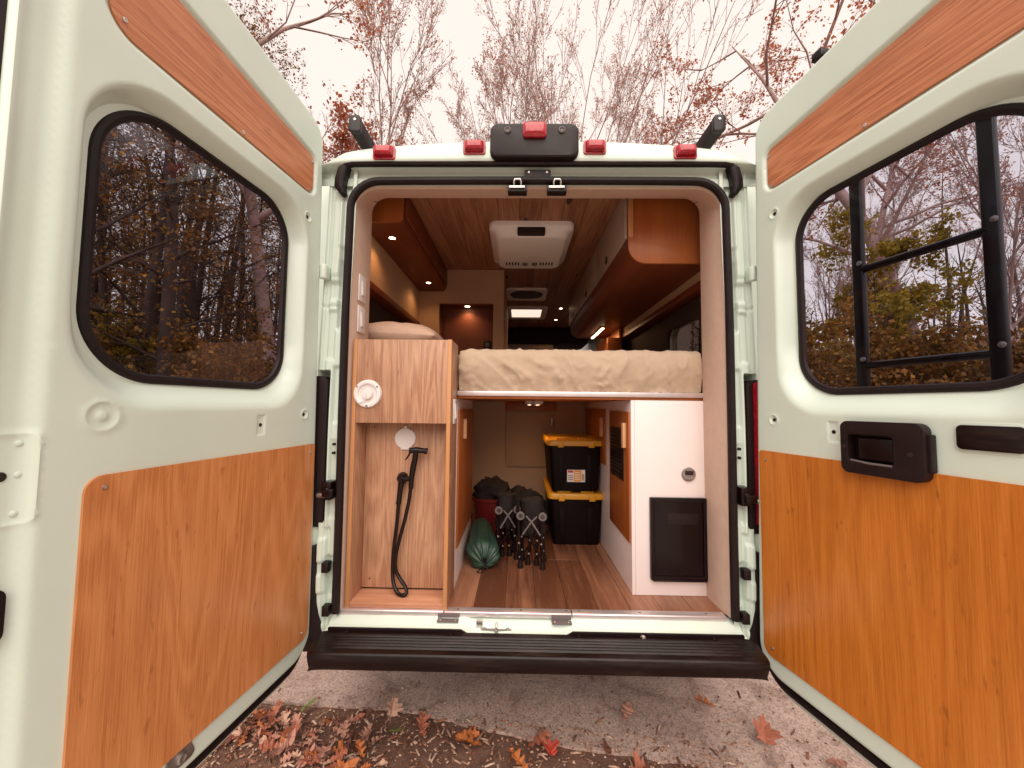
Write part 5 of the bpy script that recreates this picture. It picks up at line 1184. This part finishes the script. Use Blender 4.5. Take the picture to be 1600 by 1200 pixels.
MT['leaf_mauve'] = leafmat('mauve_autumn_leaf', [(0.48, 0.21, 0.16), (0.55, 0.28, 0.20), (0.40, 0.15, 0.12), (0.58, 0.32, 0.23)], 0.5)
MT['leaf_rust'] = leafmat('rust_autumn_leaf', [(0.42, 0.13, 0.06), (0.55, 0.20, 0.08), (0.30, 0.08, 0.05), (0.50, 0.12, 0.06)], 0.45)
MT['leaf_gold'] = leafmat('gold_green_leaf', [(0.34, 0.22, 0.02), (0.22, 0.18, 0.03), (0.45, 0.26, 0.02), (0.16, 0.15, 0.03)], 0.45)
MT['leaf_dark'] = leafmat('dark_autumn_leaf', [(0.16, 0.07, 0.025), (0.26, 0.10, 0.02), (0.10, 0.06, 0.02), (0.36, 0.17, 0.02)], 0.35)
KINDS = {}
def tree_kind(key, bark, leafm, *a, **k):
    b_, l_ = grow(*a, **k)
    def me(mb, nm, mt):
        m = bpy.data.meshes.new(nm); m.from_pydata([tuple(p) for p in mb.v], [], mb.f); m.polygons.foreach_set('use_smooth', [True] * len(m.polygons)); m.materials.append(MT[mt]); m.update(); return m
    KINDS[key] = (me(b_, 'trunk_' + key, bark), me(l_, 'crown_' + key, leafm))
tree_kind('vase', 'bark_glare', 'leaf_mauve', 21, 8.8, 0.12, 4, (20, 9, 5, 4), (0.72, 0.42, 0.45, 0.5), 0.8, first=0.12, leafn=2, leafs=0.042, len_r=(0.72, 0.44, 0.40, 0.40), wob=0.06, rmin=0.0045)
tree_kind('slim', 'bark_glare', 'leaf_mauve', 5, 9.6, 0.09, 4, (16, 8, 5, 4), (0.5, 0.45, 0.5, 0.6), 1.0, first=0.30, leafn=1, leafs=0.055, len_r=(0.40, 0.46, 0.45, 0.45), wob=0.08, rmin=0.0045)
tree_kind('oak', 'bark_glare', 'leaf_rust', 33, 13.0, 0.20, 4, (14, 8, 5, 4), (0.95, 0.75, 0.7, 0.7), 0.25, first=0.42, leafn=3, leafs=0.075, len_r=(0.40, 0.46, 0.42, 0.42), wob=0.16)
tree_kind('tall', 'bark_dark', 'leaf_dark', 44, 15.0, 0.20, 3, (24, 9, 6), (1.15, 0.8, 0.7), 0.15, first=0.16, leafn=4, leafs=0.075, len_r=(0.20, 0.5, 0.5), wob=0.11, thin=0.5)
tree_kind('pole', 'bark_dark', 'leaf_dark', 51, 16.0, 0.15, 3, (20, 8, 5), (0.95, 0.8, 0.7), 0.3, first=0.25, leafn=3, leafs=0.075, len_r=(0.22, 0.5, 0.5), wob=0.10, thin=0.55)
tree_kind('gold', 'bark_dark', 'leaf_gold', 60, 4.6, 0.07, 4, (16, 8, 5, 3), (1.1, 0.8, 0.7, 0.7), 0.2, first=0.10, leafn=7, leafs=0.075, len_r=(0.48, 0.5, 0.5, 0.5), wob=0.12)
tree_kind('brush', 'bark_dark', 'leaf_dark', 71, 2.4, 0.02, 3, (14, 8, 6), (0.8, 0.7, 0.7), 0.3, first=0.05, leafn=6, leafs=0.07, len_r=(0.6, 0.5, 0.5), wob=0.16)
tree_kind('rust', 'bark_glare', 'leaf_rust', 61, 4.6, 0.07, 4, (16, 8, 5, 3), (1.1, 0.8, 0.7, 0.7), 0.2, first=0.10, leafn=6, leafs=0.06, len_r=(0.48, 0.5, 0.5, 0.5), wob=0.12)
def tree(kind, x, y, s, rz, label, group=None, dz=0.0, sink=0.0):
    t = thing('autumn_tree' if kind != 'brush' else 'shrub', label, 'tree' if kind != 'brush' else 'shrub', (x, y, ground_h(x, y) + dz), group, rz)
    t.scale = (s, s, s)
    for nm, me in zip(('trunk', 'crown'), KINDS[kind]):
        o = bpy.data.objects.new(nm, me); COL.objects.link(o); o.parent = t
    return t
# trees over the roof
tree('vase', 3.0, 17.0, 1.66, 0.4, 'wide many-stemmed bare tree right of the brake light')
tree('slim', -0.5, 17.5, 1.62, 1.2, 'slender bare tree directly behind the brake light')
tree('slim', -3.9, 18.0, 1.42, 3.4, 'thin leaning bare tree between brake light and left rail')
tree('slim', -2.0, 21.0, 1.40, 5.0, 'small faint bare tree left of the brake light')
tree('slim', 5.2, 20.0, 1.55, 2.7, 'tall bare tree with upright twigs just right of the brake light')
tree('oak', -7.6, 10.4, 1.22, 0.7, 'rusty-leaved oak with thick branching trunk beside the left door')
tree('slim', -6.9, 15.5, 1.75, 2.2, 'tall thin tree above the left roof rail')
tree('oak', 13.4, 14.0, 1.22, 2.6, 'crooked sparse tree above the right roof rail')
tree('oak', 11.2, 9.0, 1.30, 4.4, 'red-leaved tree rising behind the top of right door')
tree('rust', -7.4, 18.0, 2.6, 1.0, 'rust bush showing low behind the left roof rail')
random.seed(23)
GL = 'dark woodland tree seen through the left door window'; GR = 'bare woodland tree seen through the right door window'
def put(side, az0, az1, d0, d1, n, kinds, lab, grp, smin, smax):
    for i in range(n):
        az = R(az0 + (az1 - az0) * (i + random.random()) / n); d = d0 + (d1 - d0) * random.random()
        tree(random.choice(kinds), side * math.sin(az) * d - 0.07, -1.54 + math.cos(az) * d, random.uniform(smin, smax), random.uniform(0, 6.28), lab, grp)
put(-1, 39, 57, 9, 13, 6, ('pole', 'pole', 'tall'), 'near dark-trunked tree in the woods behind the left door window', 'woodland trees left of the van', 0.75, 1.0)
put(-1, 36, 60, 14, 20, 14, ('tall', 'pole', 'pole'), 'mid-distance dark tree in the woods behind the left door window', 'woodland trees left of the van', 0.75, 1.0)
put(-1, 29, 60, 20, 34, 20, ('tall', 'pole', 'tall'), 'distant slender tree in the woods behind the left door window', 'woodland trees left of the van', 0.65, 0.85)
put(1, 42, 62, 12, 16, 3, ('slim', 'slim'), 'near bare tree in the woods behind the right door window', 'woodland trees right of the van', 0.75, 0.95)
put(1, 33, 62, 18, 30, 9, ('slim', 'slim', 'pole'), 'distant bare tree in the woods behind the right door window', 'woodland trees right of the van', 0.65, 0.85)
tree('gold', -7.9, 6.0, 0.55, 2.0, 'low golden-leaved bush in the left corner of the left door window')
tree('gold', 9.6, 8.8, 1.15, 0.5, 'yellow-green bushy tree framed between the ladder rails')
for i in range(14):
    az = R(31 + 2.1 * i); d = random.uniform(10, 17)
    tree('brush', -math.sin(az) * d, -1.54 + math.cos(az) * d, random.uniform(0.8, 1.25), random.uniform(0, 6), 'low brown shrub in the woods behind the left door window', 'shrubs left of the van')
for i in range(9):
    az = R(36 + 2.8 * i); d = random.uniform(10, 15)
    tree('brush', math.sin(az) * d, -1.54 + math.cos(az) * d, random.uniform(0.9, 1.4), random.uniform(0, 6), 'low brown shrub in the woods behind the right door window', 'shrubs right of the van')

# far wood: one mass of thin stems and turning leaves on the slopes either side
random.seed(41); fw = MB(); ft = MB()
for k in range(26000):
    sd = -1 if random.random() < 0.6 else 1
    az = R(random.uniform(24, 68)) * sd; d = random.uniform(32, 58); x, y = math.sin(az) * d, -1.54 + math.cos(az) * d
    h = (13 if sd < 0 else 8.5) * random.random() ** 1.9 * (0.6 + 0.5 * noise.noise(Vector((az * 14, 0, 2)))); z = ground_h(x, y) + h; s_ = random.uniform(0.12, 0.30)
    a = Vector((random.gauss(0, 1), random.gauss(0, 1), random.gauss(0, 1))).normalized(); b_ = a.orthogonal().normalized(); p = Vector((x, y, z))
    fw.add([p, p + a * s_ * 0.5 + b_ * s_ * 0.4, p + a * s_, p + a * s_ * 0.5 - b_ * s_ * 0.4], [(0, 1, 2), (0, 2, 3)])
for k in range(300):
    sd = -1 if random.random() < 0.6 else 1
    az = R(random.uniform(24, 68)) * sd; d = random.uniform(30, 60); x, y = math.sin(az) * d, -1.54 + math.cos(az) * d; r = random.uniform(0.04, 0.16); H = random.uniform(4, 10) * (1 if sd < 0 else 0.75)
    z = ground_h(x, y); lx, ly = random.gauss(0, 0.6), random.gauss(0, 0.6)
    ft.tube([(x, y, z - 0.3), (x + lx * 0.3, y + ly * 0.3, z + H * 0.5), (x + lx, y + ly, z + H)], [r, r * 0.6, 0.012], 5)
    for q in range(7):
        t = random.uniform(0.3, 0.95); bz = z + H * t; an = random.uniform(0, 6.28); bl_ = H * 0.16 * random.uniform(0.5, 1.2)
        p0 = Vector((x + lx * t * 0.8, y + ly * t * 0.8, bz)); ft.tube([p0, p0 + Vector((math.cos(an) * bl_ * 0.6, math.sin(an) * bl_ * 0.6, bl_ * 0.5)), p0 + Vector((math.cos(an) * bl_, math.sin(an) * bl_, bl_ * 1.3))], [r * 0.3, r * 0.2, 0.008], 3)
tag(fw.build('far_foliage', 'leaf_dark', smooth=False, recalc=False), 'far brown autumn foliage of the wood on the slopes', 'woods', kind='stuff')
tag(ft.build('far_stems', 'bark_dark', smooth=True, recalc=False), 'thin far tree stems of the wood on the slopes', 'woods', kind='stuff')
